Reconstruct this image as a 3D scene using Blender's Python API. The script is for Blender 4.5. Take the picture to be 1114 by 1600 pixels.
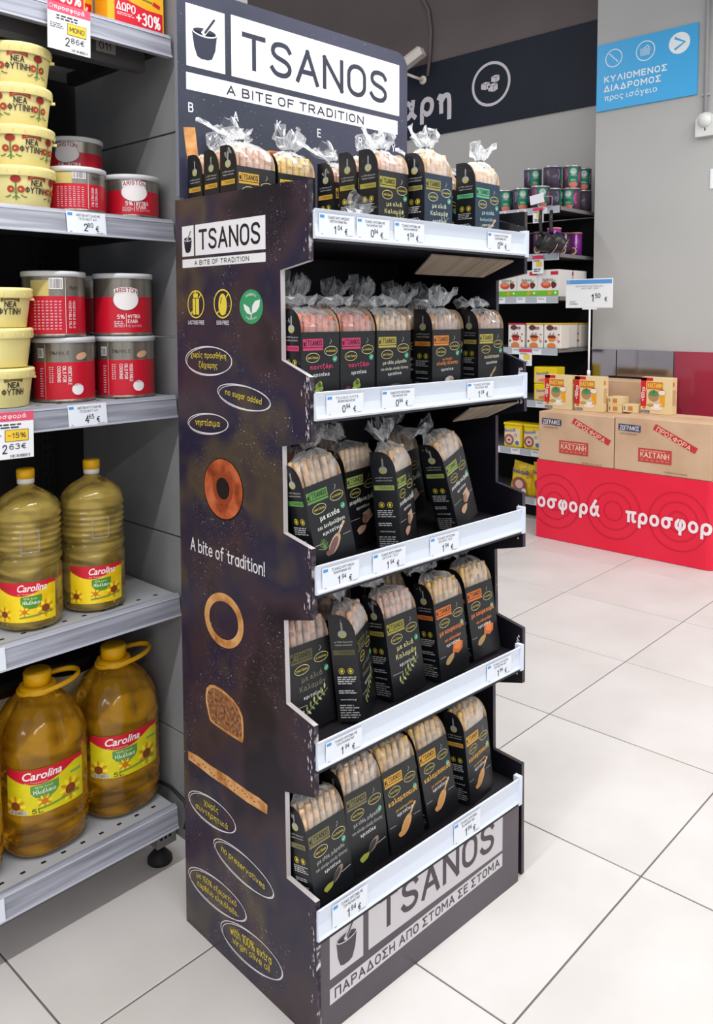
import bpy, math, random
from mathutils import Vector, Matrix, Euler
from mathutils.geometry import tessellate_polygon

for o in list(bpy.data.objects):
    bpy.data.objects.remove(o)
SC = bpy.context.scene
COL = SC.collection
R = math.radians
random.seed(7)

# ------------------------------------------------------------------ camera
YAW, PITCH, ROLL = R(42.86), R(3.84), R(-0.10)
def camera():
    cy, sy, cp, sp = math.cos(YAW), math.sin(YAW), math.cos(PITCH), math.sin(PITCH)
    f = Vector((cy*cp, sy*cp, -sp)); rt = Vector((sy, -cy, 0)); up = rt.cross(f)
    cr, sr = math.cos(ROLL), math.sin(ROLL)
    r2 = cr*rt + sr*up; u2 = -sr*rt + cr*up
    cd = bpy.data.cameras.new('camera'); co = bpy.data.objects.new('camera', cd); COL.objects.link(co)
    m = Matrix((r2, u2, -f)).transposed().to_4x4(); m.translation = Vector((0, 0, 1.4))
    co.matrix_world = m
    cd.sensor_fit = 'HORIZONTAL'; cd.sensor_width = 36; cd.lens = 1296.2/1114*36
    cd.shift_y = -(800-580.3)/1114
    cd.clip_start = 0.02
    SC.camera = co
camera()

# ------------------------------------------------------------------ world, lamps, exposure
w = bpy.data.worlds.new('world'); SC.world = w; w.use_nodes = True
w.node_tree.nodes['Background'].inputs[0].default_value = (0.93, 0.96, 1.0, 1)
w.node_tree.nodes['Background'].inputs[1].default_value = 0.64
def strip_lamp(x, y, z, L, wd, power, name='aisle_strip_lamp'):
    l = bpy.data.lights.new(name, 'AREA'); l.shape = 'RECTANGLE'; l.size = L; l.size_y = wd
    l.energy = power; l.color = (1.0, 0.985, 0.96)
    o = bpy.data.objects.new(name, l); COL.objects.link(o); o.location = (x, y, z)
strip_lamp(0.5, 0.73, 3.30, 11.0, 0.07, 205)
strip_lamp(0.5, -2.4, 3.30, 11.0, 0.07, 185)
strip_lamp(2.6, 3.9, 3.80, 4.0, 0.07, 35)
SC.view_settings.view_transform = 'Standard'; SC.view_settings.look = 'None'
SC.view_settings.gamma = 1; SC.view_settings.use_curve_mapping = False
SC.view_settings.exposure = 0.0
SC.cycles.transparent_max_bounces = 24
SC.cycles.max_bounces = 10
SC.cycles.caustics_refractive = False
SC.cycles.caustics_reflective = False

# ------------------------------------------------------------------ materials
def lin(c):
    return tuple(((x/255)/12.92 if x/255 <= .04045 else ((x/255+.055)/1.055)**2.4) for x in c) + (1,)
MATS = {}
def pm(rgb, rough=.5, spec=.4, metal=0, key=None, coat=0):
    k = key or (rgb, rough, spec, metal, coat)
    if k in MATS: return MATS[k]
    m = bpy.data.materials.new('paint'); m.use_nodes = True
    b = m.node_tree.nodes['Principled BSDF']
    b.inputs['Base Color'].default_value = lin(rgb); b.inputs['Roughness'].default_value = rough
    b.inputs['Specular IOR Level'].default_value = spec; b.inputs['Metallic'].default_value = metal
    b.inputs['Coat Weight'].default_value = coat
    m.diffuse_color = lin(rgb)
    MATS[k] = m
    return m
def nodes(name):
    m = bpy.data.materials.new(name); m.use_nodes = True
    nt = m.node_tree; return m, nt, nt.nodes['Principled BSDF']
def noise_mat(name, cols, scale=20, detail=4, rough=.6, spec=.3, bump=0, stops=None, dist=0, metal=0, stretch=(1,1,1), coords='Object'):
    m, nt, b = nodes(name)
    tc = nt.nodes.new('ShaderNodeTexCoord'); mp = nt.nodes.new('ShaderNodeMapping'); mp.inputs['Scale'].default_value = stretch
    nz = nt.nodes.new('ShaderNodeTexNoise'); nz.inputs['Scale'].default_value = scale; nz.inputs['Detail'].default_value = detail
    nz.inputs['Distortion'].default_value = dist
    nt.links.new(tc.outputs[coords], mp.inputs[0]); nt.links.new(mp.outputs[0], nz.inputs['Vector'])
    rp = nt.nodes.new('ShaderNodeValToRGB'); nt.links.new(nz.outputs[0], rp.inputs[0])
    n = len(cols)
    st = stops or [.3+.4*i/(n-1) for i in range(n)]
    while len(rp.color_ramp.elements) < n: rp.color_ramp.elements.new(.5)
    for e, c, s in zip(rp.color_ramp.elements, cols, st): e.position = s; e.color = lin(c)
    nt.links.new(rp.outputs[0], b.inputs['Base Color'])
    b.inputs['Roughness'].default_value = rough; b.inputs['Specular IOR Level'].default_value = spec; b.inputs['Metallic'].default_value = metal
    if bump:
        bp = nt.nodes.new('ShaderNodeBump'); bp.inputs['Strength'].default_value = bump; bp.inputs['Distance'].default_value = .002
        nt.links.new(nz.outputs[0], bp.inputs['Height']); nt.links.new(bp.outputs[0], b.inputs['Normal'])
    m.diffuse_color = lin(cols[0])
    return m
def galaxy(name, base, tints, speck=.5, rough=.38, sc=3.2, dens=.52):
    """dark printed board: soft coloured clouds with fine pale flour specks"""
    m, nt, b = nodes(name); N = nt.nodes.new; L = nt.links.new
    tc = N('ShaderNodeTexCoord'); co = tc.outputs['Object']
    nz = N('ShaderNodeTexNoise'); nz.inputs['Scale'].default_value = sc; nz.inputs['Detail'].default_value = 3; L(co, nz.inputs['Vector'])
    rp = N('ShaderNodeValToRGB'); L(nz.outputs[0], rp.inputs[0])
    cols = [base] + tints
    while len(rp.color_ramp.elements) < len(cols): rp.color_ramp.elements.new(.5)
    for i, (e, c) in enumerate(zip(rp.color_ramp.elements, cols)): e.position = .36+.3*i/(len(cols)-1); e.color = lin(c)
    last = rp.outputs[0]
    for vs, th, am in ((160, .16, .55), (70, .1, .9), (300, .2, .3)):
        vo = N('ShaderNodeTexVoronoi'); vo.inputs['Scale'].default_value = vs; L(co, vo.inputs['Vector'])
        lt = N('ShaderNodeMath'); lt.operation = 'LESS_THAN'; lt.inputs[1].default_value = th; L(vo.outputs['Distance'], lt.inputs[0])
        sp = N('ShaderNodeSeparateColor'); L(vo.outputs['Color'], sp.inputs[0])
        gt = N('ShaderNodeMath'); gt.operation = 'GREATER_THAN'; gt.inputs[1].default_value = .80; L(sp.outputs[0], gt.inputs[0])
        n2 = N('ShaderNodeTexNoise'); n2.inputs['Scale'].default_value = 5; L(co, n2.inputs['Vector'])
        g2 = N('ShaderNodeMath'); g2.operation = 'GREATER_THAN'; g2.inputs[1].default_value = dens; L(n2.outputs[0], g2.inputs[0])
        mu = N('ShaderNodeMath'); mu.operation = 'MULTIPLY'; L(lt.outputs[0], mu.inputs[0]); L(gt.outputs[0], mu.inputs[1])
        m2 = N('ShaderNodeMath'); m2.operation = 'MULTIPLY'; L(mu.outputs[0], m2.inputs[0]); L(g2.outputs[0], m2.inputs[1])
        m3 = N('ShaderNodeMath'); m3.operation = 'MULTIPLY'; L(m2.outputs[0], m3.inputs[0]); m3.inputs[1].default_value = am*speck
        mx = N('ShaderNodeMix'); mx.data_type = 'RGBA'; L(m3.outputs[0], mx.inputs[0]); L(last, mx.inputs[6]); mx.inputs[7].default_value = lin((225, 215, 215))
        last = mx.outputs[2]
    L(last, b.inputs['Base Color']); b.inputs['Roughness'].default_value = rough; b.inputs['Specular IOR Level'].default_value = .45
    return m
def film(name, tint=(1, 1, 1), k0=.16, k1=.75, rough=.12):
    m = bpy.data.materials.new(name); m.use_nodes = True; nt = m.node_tree; N = nt.nodes.new; L = nt.links.new
    b = nt.nodes['Principled BSDF']; b.inputs['Base Color'].default_value = (.9*tint[0], .92*tint[1], .95*tint[2], 1)
    b.inputs['Roughness'].default_value = rough; b.inputs['Specular IOR Level'].default_value = 1.0; b.inputs['IOR'].default_value = 1.6
    b.inputs['Metallic'].default_value = .15
    t = N('ShaderNodeBsdfTransparent'); t.inputs[0].default_value = (.97, .97, .97, 1)
    lw = N('ShaderNodeLayerWeight'); lw.inputs[0].default_value = .45
    mr = N('ShaderNodeMapRange'); mr.inputs[3].default_value = k0; mr.inputs[4].default_value = k1; L(lw.outputs['Facing'], mr.inputs[0])
    mx = N('ShaderNodeMixShader'); L(mr.outputs[0], mx.inputs[0]); L(t.outputs[0], mx.inputs[1]); L(b.outputs[0], mx.inputs[2])
    out = nt.nodes['Material Output']; L(mx.outputs[0], out.inputs[0])
    return m
def oil(name, col, deep, sc=9):
    """golden oil in clear plastic: refracting, tinted see-through and softly scattering, in wavy proportions"""
    m = bpy.data.materials.new(name); m.use_nodes = True; nt = m.node_tree; N = nt.nodes.new; L = nt.links.new
    b = nt.nodes['Principled BSDF']; b.inputs['Base Color'].default_value = lin(col); b.inputs['Roughness'].default_value = .04
    b.inputs['Transmission Weight'].default_value = 1; b.inputs['IOR'].default_value = 1.25
    tc = N('ShaderNodeTexCoord'); mp = N('ShaderNodeMapping'); mp.inputs['Scale'].default_value = (1, 1, 2.6); L(tc.outputs['Object'], mp.inputs[0])
    nz = N('ShaderNodeTexNoise'); nz.inputs['Scale'].default_value = sc; nz.inputs['Detail'].default_value = 1; nz.inputs['Distortion'].default_value = .8; L(mp.outputs[0], nz.inputs['Vector'])
    tr = N('ShaderNodeBsdfTranslucent'); tr.inputs[0].default_value = lin(deep)
    df = N('ShaderNodeBsdfDiffuse'); df.inputs[0].default_value = lin(deep)
    tp = N('ShaderNodeBsdfTransparent'); tp.inputs[0].default_value = lin(col)
    m1 = N('ShaderNodeMixShader'); m1.inputs[0].default_value = .55; L(tr.outputs[0], m1.inputs[1]); L(df.outputs[0], m1.inputs[2])
    m3 = N('ShaderNodeMixShader'); m3.inputs[0].default_value = .55; L(b.outputs[0], m3.inputs[1]); L(tp.outputs[0], m3.inputs[2])
    mr = N('ShaderNodeMapRange'); mr.inputs[1].default_value = .38; mr.inputs[2].default_value = .62; mr.inputs[3].default_value = .16; mr.inputs[4].default_value = .60; L(nz.outputs[0], mr.inputs[0])  # noise mix of dark and golden patches imitates refraction
    m2 = N('ShaderNodeMixShader'); L(mr.outputs[0], m2.inputs[0]); L(m3.outputs[0], m2.inputs[1]); L(m1.outputs[0], m2.inputs[2])
    gl_ = N('ShaderNodeBsdfGlossy'); gl_.inputs['Roughness'].default_value = .09; gl_.inputs[0].default_value = (1, .97, .9, 1)
    bp = N('ShaderNodeBump'); bp.inputs['Strength'].default_value = .5; bp.inputs['Distance'].default_value = .004; L(nz.outputs[0], bp.inputs['Height'])
    L(bp.outputs[0], gl_.inputs['Normal']); L(bp.outputs[0], b.inputs['Normal'])
    fr = N('ShaderNodeFresnel'); fr.inputs[0].default_value = 1.42; L(bp.outputs[0], fr.inputs['Normal'])
    m4 = N('ShaderNodeMixShader'); L(fr.outputs[0], m4.inputs[0]); L(m2.outputs[0], m4.inputs[1]); L(gl_.outputs[0], m4.inputs[2])
    L(m4.outputs[0], nt.nodes['Material Output'].inputs[0])
    return m

WHITE = pm((238, 238, 240), .45); PAPER = pm((236, 238, 242), .5, .3)
BLACKC = noise_mat('black_carton', [(21, 22, 26), (30, 31, 36)], 3, 2, .34, .5)
CREAM = pm((215, 190, 160), .7, .2)
SIDE = galaxy('printed_side_board', (30, 24, 34), [(60, 44, 52), (38, 34, 58), (78, 66, 54), (48, 34, 54)], .6)
HEADM = galaxy('printed_header_board', (36, 42, 60), [(48, 52, 72), (58, 60, 82)], .35)
INNER = galaxy('inner_board', (16, 15, 24), [(24, 22, 34), (20, 18, 26)], .35, .5)
BASEM = galaxy('printed_base_board', (70, 62, 70), [(78, 70, 78), (84, 76, 84)], .12)
EDGE = noise_mat('worn_board_edge', [(50, 42, 52), (84, 76, 84), (214, 208, 208)], 55, 5, .7, .2, stops=[.40, .55, .66])
RAILM = pm((214, 222, 236), .25, .5)
GREYMET = noise_mat('grey_powder_steel', [(128, 129, 132), (138, 139, 141)], 9, 3, .45, .4)
SHELFM = pm((172, 174, 178), .4, .4)
STEELRAIL = noise_mat('clear_rail_over_steel', [(120, 122, 134), (150, 153, 166), (178, 181, 194)], 6, 5, .22, .6, stretch=(.6, 4, 14))
DARKM = pm((40, 38, 40), .6, .25)
BLACKIN = pm((26, 24, 27), .7, .2)
FILM = film('clear_film', k0=.045, k1=.85, rough=.16); FILMT = film('clear_film_thin', k0=.08, k1=.55)
CARD = noise_mat('brown_cardboard', [(196, 160, 128), (206, 172, 142), (212, 180, 150)], 4, 5, .75, .15)
CARDEND = noise_mat('fluted_cardboard', [(112, 100, 88), (146, 132, 116)], 60, 2, .8, .1, stretch=(1, .05, .05))
WALLM = noise_mat('grey_wall_paint', [(176, 174, 171), (184, 181, 178)], 1.2, 3, .75, .15)
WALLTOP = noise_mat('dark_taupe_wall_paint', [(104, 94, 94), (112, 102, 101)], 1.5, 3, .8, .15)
COLM = noise_mat('light_grey_column_paint', [(180, 179, 177), (187, 186, 184)], 1.3, 3, .7, .2)

# ------------------------------------------------------------------ mesh helpers
class M:
    def __init__(s): s.v = []; s.f = []; s.mi = []; s.sm = []; s.mats = []
    def mat(s, m):
        if m not in s.mats: s.mats.append(m)
        return s.mats.index(m)
    def add(s, vs, fs, m, smooth=False):
        b = len(s.v); s.v += [tuple(v) for v in vs]; i = s.mat(m)
        for f in fs: s.f.append(tuple(b+k for k in f)); s.mi.append(i); s.sm.append(smooth)
        return s
    def box(s, x0, x1, y0, y1, z0, z1, m, top=None, front=None, left=None):
        v = [(x0,y0,z0),(x1,y0,z0),(x1,y1,z0),(x0,y1,z0),(x0,y0,z1),(x1,y0,z1),(x1,y1,z1),(x0,y1,z1)]
        s.add(v, [(0,3,2,1)], m); b = len(s.v)-8
        for f, mm in (((4,5,6,7), top), ((0,1,5,4), front), ((1,2,6,5), None), ((2,3,7,6), None), ((3,0,4,7), left)):
            s.f.append(tuple(b+k for k in f)); s.mi.append(s.mat(mm or m)); s.sm.append(False)
        return s
    def lathe(s, prof, m, seg=32, c=(0,0,0), n=2.0, sx=1, sy=1, cap=True, smooth=True, amp=None):
        rings = []
        vs = []
        for (r, z) in prof:
            for k in range(seg):
                a = 2*math.pi*k/seg; ca, sa = math.cos(a), math.sin(a)
                q = (abs(ca)**n+abs(sa)**n)**(-1/n)
                rr = r*q
                if amp: rr *= amp(a, z)
                vs.append((c[0]+rr*ca*sx, c[1]+rr*sa*sy, c[2]+z))
        fs = []
        for i in range(len(prof)-1):
            for k in range(seg):
                a = i*seg+k; b2 = i*seg+(k+1) % seg
                fs.append((a, b2, b2+seg, a+seg))
        s.add(vs, fs, m, smooth)
        if cap:
            base = len(s.v)-len(vs)
            s.f.append(tuple(base+k for k in reversed(range(seg)))); s.mi.append(s.mat(m)); s.sm.append(False)
            t = base+(len(prof)-1)*seg
            s.f.append(tuple(t+k for k in range(seg))); s.mi.append(s.mat(m)); s.sm.append(False)
        return s
    def tube(s, pts, r, m, seg=8, closed=False, smooth=True, flat=1.0):
        pts = [Vector(p) for p in pts]; n = len(pts)
        rs = r if isinstance(r, (list, tuple)) else [r]*n
        vs = []; prev = None
        for i, p in enumerate(pts):
            if closed: t = pts[(i+1) % n]-pts[i-1]
            else: t = pts[min(i+1, n-1)]-pts[max(i-1, 0)]
            t = t.normalized() if t.length > 1e-9 else Vector((0, 0, 1))
            a = prev or (Vector((0, 0, 1)) if abs(t.z) < .9 else Vector((1, 0, 0)))
            x = (a - t*a.dot(t)).normalized(); y = t.cross(x); prev = x
            for k in range(seg):
                an = 2*math.pi*k/seg
                vs.append(p + x*math.cos(an)*rs[i]*flat + y*math.sin(an)*rs[i])
        fs = []
        for i in range(n if closed else n-1):
            for k in range(seg):
                a = i*seg+k; b = i*seg+(k+1) % seg; c = ((i+1) % n)*seg+(k+1) % seg; d = ((i+1) % n)*seg+k
                fs.append((a, b, c, d))
        s.add(vs, fs, m, smooth)
        if not closed:
            base = len(s.v)-len(vs)
            s.f.append(tuple(base+k for k in reversed(range(seg)))); s.mi.append(s.mat(m)); s.sm.append(smooth)
            s.f.append(tuple(base+(n-1)*seg+k for k in range(seg))); s.mi.append(s.mat(m)); s.sm.append(smooth)
        return s
    def prism(s, poly, fn, t0, t1, m, m1=None, me=None):
        """poly 2D, fn(a,b,t)->xyz ; faces at t0 (m) and t1 (m1); edge me"""
        n = len(poly); tr = tessellate_polygon([[Vector((p[0], p[1], 0)) for p in poly]])
        s.add([fn(a, b, t0) for a, b in poly], [tuple(t) for t in tr], m)
        s.add([fn(a, b, t1) for a, b in poly], [tuple(t) for t in tr], m1 or m)
        for i in range(n):
            a, b = poly[i], poly[(i+1) % n]
            s.add([fn(*a, t0), fn(*b, t0), fn(*b, t1), fn(*a, t1)], [(0, 1, 2, 3)], me or m)
        return s
    def build(s, name, parent=None, loc=None, rot=None, bevel=0, fixn=True):
        me = bpy.data.meshes.new(name); me.from_pydata(s.v, [], s.f)
        for m in s.mats: me.materials.append(m)
        me.polygons.foreach_set('material_index', s.mi); me.polygons.foreach_set('use_smooth', s.sm)
        me.update()
        o = bpy.data.objects.new(name, me); COL.objects.link(o)
        if parent: o.parent = parent
        if loc: o.location = loc
        if rot: o.rotation_euler = rot
        if bevel:
            b = o.modifiers.new('bevel', 'BEVEL'); b.width = bevel; b.segments = 2; b.limit_method = 'ANGLE'; b.angle_limit = R(40)
        return o

_TX = {}
# a small stroke alphabet (cap height 10, x-height 6.5): l straight, s smooth, c closed smooth
_O = 'c 3 10 1.2 9.4 .1 7.6 0 5 .1 2.4 1.2 .6 3 0 4.8 .6 5.9 2.4 6 5 5.9 7.6 4.8 9.4'
_P = 'l 0 0 0 10;s 0 10 3 10 4.9 9.5 5.5 7.3 4.9 5.1 3 4.6 0 4.6'
_b = 'c 2.7 6.5 .8 5.6 .1 3.2 .8 .9 2.7 0 4.6 .9 5.3 3.2 4.6 5.6'
_al = 's 5.6 6.5 5 2.8 3.2 0 1.2 .4 .3 3 1.2 5.8 3.2 6.3 4.6 4.4 5.2 1.4 6.4 0'
G = {'A': 'l 0 0 3.3 10 6.6 0;l 1.1 3.2 5.5 3.2', 'B': 'l 0 0 0 10;s 0 10 3.2 10 4.9 9.3 5.2 7.6 4.6 5.9 3 5.3 0 5.3;s 3 5.3 5 4.8 5.8 2.8 5 .5 3.2 0 0 0',
 'C': 's 5.6 8 4.6 9.7 3 10 1.2 9.4 .1 7.4 0 5 .1 2.6 1.2 .6 3 0 4.6 .3 5.6 2', 'D': 'l 0 0 0 10;s 0 10 2.8 10 5 8.8 5.8 5 5 1.2 2.8 0 0 0', 'E': 'l 5 10 0 10 0 0 5 0;l 0 5.2 4.3 5.2', 'F': 'l 5 10 0 10 0 0;l 0 5.2 4.3 5.2',
 'G': 's 5.6 8 4.6 9.7 3 10 1.2 9.4 .1 7.4 0 5 .1 2.6 1.2 .6 3 0 4.8 .6 5.8 2.4 5.9 4.6;l 5.9 4.7 3.2 4.7', 'H': 'l 0 0 0 10;l 5.8 0 5.8 10;l 0 5.2 5.8 5.2', 'I': 'l 0 0 0 10', 'K': 'l 0 0 0 10;l 5.6 10 .2 4.2;l 1.8 5.8 5.8 0',
 'L': 'l 0 10 0 0 4.8 0', 'M': 'l 0 0 0 10 3.8 3.6 7.6 10 7.6 0', 'N': 'l 0 0 0 10 6.2 0 6.2 10', 'O': _O, 'P': _P, 'R': _P+';l 2.9 4.6 5.7 0', 'S': 's 5.6 8.3 4.7 9.6 3 10 1.2 9.6 .3 8.3 .4 6.7 1.6 5.6 4.2 4.7 5.5 3.4 5.6 1.8 4.6 .4 2.8 0 1 .5 0 1.8',
 'T': 'l 0 10 6 10;l 3 10 3 0', 'U': 's 0 10 0 3 1 .6 3 0 5 .6 6 3 6 10', 'V': 'l 0 10 3.2 0 6.4 10', 'X': 'l 0 0 5.8 10;l 0 10 5.8 0', 'Y': 'l 0 10 3.1 4.6 6.2 10;l 3.1 4.6 3.1 0', 'Z': 'l 0 10 5.6 10 0 0 5.6 0',
 'Γ': 'l 5 10 0 10 0 0', 'Δ': 'l 0 0 3.4 10 6.8 0 0 0', 'Θ': _O+';l 1.6 5 4.4 5', 'Λ': 'l 0 0 3.3 10 6.6 0', 'Ξ': 'l 0 10 5.4 10;l .5 5 4.9 5;l 0 0 5.4 0', 'Π': 'l 0 0 0 10 5.8 10 5.8 0', 'Σ': 'l 5.4 10 0 10 3 5.1 0 0 5.6 0',
 'Φ': 'c 3.6 8 1.2 7.4 .1 5 1.2 2.6 3.6 2 6 2.6 7.1 5 6 7.4;l 3.6 10 3.6 0', 'Ψ': 's 0 10 .2 5 3.4 3 6.6 5 6.8 10;l 3.4 10 3.4 0', 'Ω': 'l 0 0 2 0;s 2 0 .2 3.4 .3 7.6 3.2 10 6.1 7.6 6.2 3.4 4.4 0;l 4.4 0 6.4 0',
 'α': _al, 'β': 's .2 -3 .3 7 1.5 9.6 3.6 9.6 4.3 8 3.4 6.2 1.8 5.7;s 1.8 5.7 4.6 5 5.2 2.6 4 .3 2 0 .4 1.2', 'γ': 's 0 6.5 1.4 5.6 3 -.4 2.6 -2.8 1.8 -2.2 2.8 .6 5.4 6.5', 'δ': 's 4.8 9.2 3 10 1.6 9 2 7.4 4.2 5.4 5.2 3 4 .2 1.8 0 .2 2 .6 4.6 2.6 5.8 3.8 5.6',
 'ε': 's 4.4 5.6 2.6 6.5 .6 5.6 1 4 2.8 3.5;s 2.8 3.5 .6 3 .2 1.2 1.8 0 4.6 .9', 'ζ': 's .8 9.8 4.8 9.6 2 7 .3 3.4 .8 .8 3 .2 4.4 -.8 3.4 -2.6', 'η': 's 0 5.8 .8 6.3 1 0;s 1 3.8 2.4 6.2 4.2 6.2 4.8 4 4.8 -3', 'θ': 'c 2.6 10 .6 7.6 .1 5 .6 2.2 2.6 0 4.6 2.2 5.1 5 4.6 7.6;l .2 5 5 5',
 'ι': 's .2 6.5 .2 1.4 1 0 2 .4', 'κ': 'l .2 6.5 .2 0;l 4.6 6.5 .4 3;l 1.4 3.6 4.8 0', 'λ': 's .4 9.8 1.6 9.6 3 5.4 5.2 0;l 2.7 5.6 0 0', 'μ': 'l .3 6.5 .3 -3;s .3 1.8 1.6 0 3.4 .4 4.6 2.4 4.8 6.5;s 4.8 2 5 .2 6 0', 'ν': 's 0 6.5 1 5.6 2.4 0 4 2.8 4.8 6.5',
 'ξ': 's .8 9.8 4.4 9.6 1.4 8 1.2 6.4 3.8 5.6 1 4.6 .3 2 2.6 .3 4.2 -.8 3.4 -2.6', 'ο': _b, 'π': 'l 0 6.3 6 6.5;l 1.3 6.3 1.3 0;s 4.6 6.4 4.5 1.4 5.2 0 6 .3', 'ρ': 's .2 -3 .3 3.6 1.2 5.8 3 6.5 4.8 5.4 5.2 3.2 4.4 .8 2.6 0 .6 1.4', 'σ': 'c 2.7 6.3 .8 5.4 .1 3.2 .8 .9 2.7 0 4.4 .9 5.1 3 4.4 5.4;l 2.7 6.4 6.4 6.4',
 'ς': 's 4.8 5.6 2.8 6.5 .7 5 .4 2.6 1.6 1 3.6 .4 4.4 -1 3.4 -2.6', 'τ': 'l 0 6.3 5 6.5;s 2.5 6.4 2.4 1.6 3 0 4.2 .4', 'υ': 's .2 6.5 .3 2.4 1.4 .2 3.2 .2 4.8 2.6 4.8 6.5', 'φ': 's 1.8 6.3 .4 4.8 .2 2 1.6 .2 4 .2 5.8 2 5.8 4.8 4.4 6.4 3.1 5 3 -3', 'χ': 's 0 6.5 1.2 5.8 4 -2.4 5.4 -3;l 5.2 6.5 .2 -3', 'ψ': 's .2 6.5 .4 2 3 0 5.6 2 5.8 6.5;l 3 8 3 -3',
 'ω': 's 1 6.5 .1 4 .4 1 1.8 0 3.2 1.8 3.3 4.4;s 3.3 1.8 4.8 0 6.2 1 6.5 4 5.6 6.5',
 'a': 'c 2.5 6.3 .8 5.4 .1 3.2 .8 .9 2.5 0 4.2 1 4.9 3.2 4.2 5.4;l 4.9 6.5 4.9 0', 'b': 'l .1 10 .1 0;'+_b, 'c': 's 4.8 5.4 3 6.5 .9 5.5 .1 3.2 .9 .9 3 0 4.8 1.1', 'd': 'c 2.5 6.3 .8 5.4 .1 3.2 .8 .9 2.5 0 4.2 1 4.9 3.2 4.2 5.4;l 4.9 10 4.9 0', 'e': 'l .2 3.3 5 3.3;s 5 3.3 4.6 5.4 2.7 6.5 .9 5.6 .1 3.2 .9 .9 2.8 0 4.8 1',
 'f': 's 4 9.6 2.6 10 1.6 8.6 1.6 5 1.6 0;l 0 6.4 3.6 6.4', 'g': 'c 2.5 6.3 .8 5.4 .1 3.2 .8 .9 2.5 0 4.2 1 4.9 3.2 4.2 5.4;s 4.9 6.5 4.9 2 4.9 -1 4 -2.8 2.2 -3 .6 -2.2', 'h': 'l .2 10 .2 0;s .2 4 1.6 6.2 3.4 6.4 4.6 5 4.7 2 4.7 0', 'i': 'l .3 6.5 .3 0;l .3 8.6 .3 9.5', 'k': 'l .2 10 .2 0;l 4.6 6.5 .4 3;l 1.4 3.6 4.8 0', 'l': 'l .3 10 .3 0',
 'm': 'l .2 6.5 .2 0;s .2 4.2 1.4 6.2 2.8 6.3 3.6 4.6 3.6 2 3.6 0;s 3.6 4.2 4.8 6.2 6.2 6.3 7 4.6 7 2 7 0', 'n': 'l .2 6.5 .2 0;s .2 4 1.6 6.2 3.4 6.4 4.6 5 4.7 2 4.7 0', 'o': _b, 'p': 'l .1 6.5 .1 -3;'+_b, 'q': _b+';l 5.2 6.5 5.2 -3', 'r': 'l .2 6.5 .2 0;s .2 4 1.4 6 3.2 6.4', 's': 's 4.4 5.5 2.6 6.5 .6 5.6 .8 4 3 3.2 4.4 2 3.8 .4 2 0 .1 1',
 't': 's 1.6 9 1.6 4 1.6 1.4 2.6 0 4 .4;l 0 6.4 3.8 6.4', 'u': 's .2 6.5 .2 4 .3 1.8 1.6 .1 3.4 .4 4.7 2.4;l 4.7 6.5 4.7 0', 'v': 'l 0 6.5 2.5 0 5 6.5', 'w': 'l 0 6.5 1.8 0 3.5 5.4 5.2 0 7 6.5', 'x': 'l 0 6.5 4.8 0;l 4.8 6.5 0 0', 'y': 'l 0 6.5 2.6 .4;l 5 6.5 1.4 -3', 'z': 'l 0 6.5 4.4 6.5 0 0 4.6 0',
 '0': 'c 2.6 10 .8 9.2 .1 7.2 0 5 .1 2.8 .8 .8 2.6 0 4.4 .8 5.1 2.8 5.2 5 5.1 7.2 4.4 9.2', '1': 'l .4 7.8 2.4 10 2.4 0', '2': 's .2 7.6 .9 9.4 2.6 10 4.4 9.2 4.8 7.4 4 5.2 0 0;l 0 0 5 0', '3': 's .4 9 2.6 10 4.6 8.8 4.4 6.4 2.4 5.4;s 2.4 5.4 4.8 4.4 4.9 1.6 3 0 .2 .9', '4': 'l 3.8 0 3.8 10 0 3 5.2 3',
 '5': 'l 4.6 10 1 10 .6 5.6;s .6 5.6 3 6.3 5 4.8 4.8 1.4 2.8 0 .2 .8', '6': 's 4.6 9 3 10 1.2 8.8 .2 5.6 .3 2.2 1.6 .1 3.6 .1 4.9 1.8 4.8 4.4 3 5.9 1.2 5.3 .2 3.6', '7': 'l 0 10 5 10 1.8 0', '8': 'c 2.5 10 .6 9.2 .4 7 2.5 5.4 4.6 7 4.4 9.2;c 2.5 5.4 .3 4.4 .1 1.6 2.5 0 4.9 1.6 4.7 4.4', '9': 's .5 1 2 0 3.8 1.2 4.8 4.4 4.7 7.8 3.4 9.9 1.4 9.9 .1 8.2 .2 5.6 2 4.1 3.8 4.7 4.8 6.4',
 '%': 'c 1.6 10 .3 9.2 .1 7.4 .5 5.8 1.6 5.2 2.8 5.8 3.1 7.4 2.8 9.2;c 6.4 4.8 5.2 4 4.9 2.4 5.2 .8 6.4 0 7.6 .8 7.9 2.4 7.6 4;l 6.4 10 1.6 0', '+': 'l 0 5 5 5;l 2.5 7.5 2.5 2.5', '-': 'l 0 5 4 5', '!': 'l .2 10 .2 2.8;l .2 .8 .2 0', '.': 'l .1 0 .1 .7', ',': 'l .5 .6 0 -1.2', '/': 'l 0 -1 3.4 10.4', '€': 's 5.4 9 3.6 10 1.8 8.6 1 5 1.8 1.4 3.6 0 5.4 1;l 0 6 4 6;l 0 4 4 4', ':': 'l .1 0 .1 .7;l .1 5 .1 5.7'}
for a_, b_ in zip('ΑΒΕΖΗΙΚΜΝΟΡΤΥΧ', 'ABEZHIKMNOPTYX'): G[a_] = G[b_]
for a_, b_ in zip('άέήίόύώϊ', 'αεηιουωι'): G[a_] = G[b_]+(';l 2.4 7.8 4 10.6' if a_ not in 'ίϊ' else ';l .6 8 1.5 9.8')
G['Ϊ'] = G['Ι']
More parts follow.
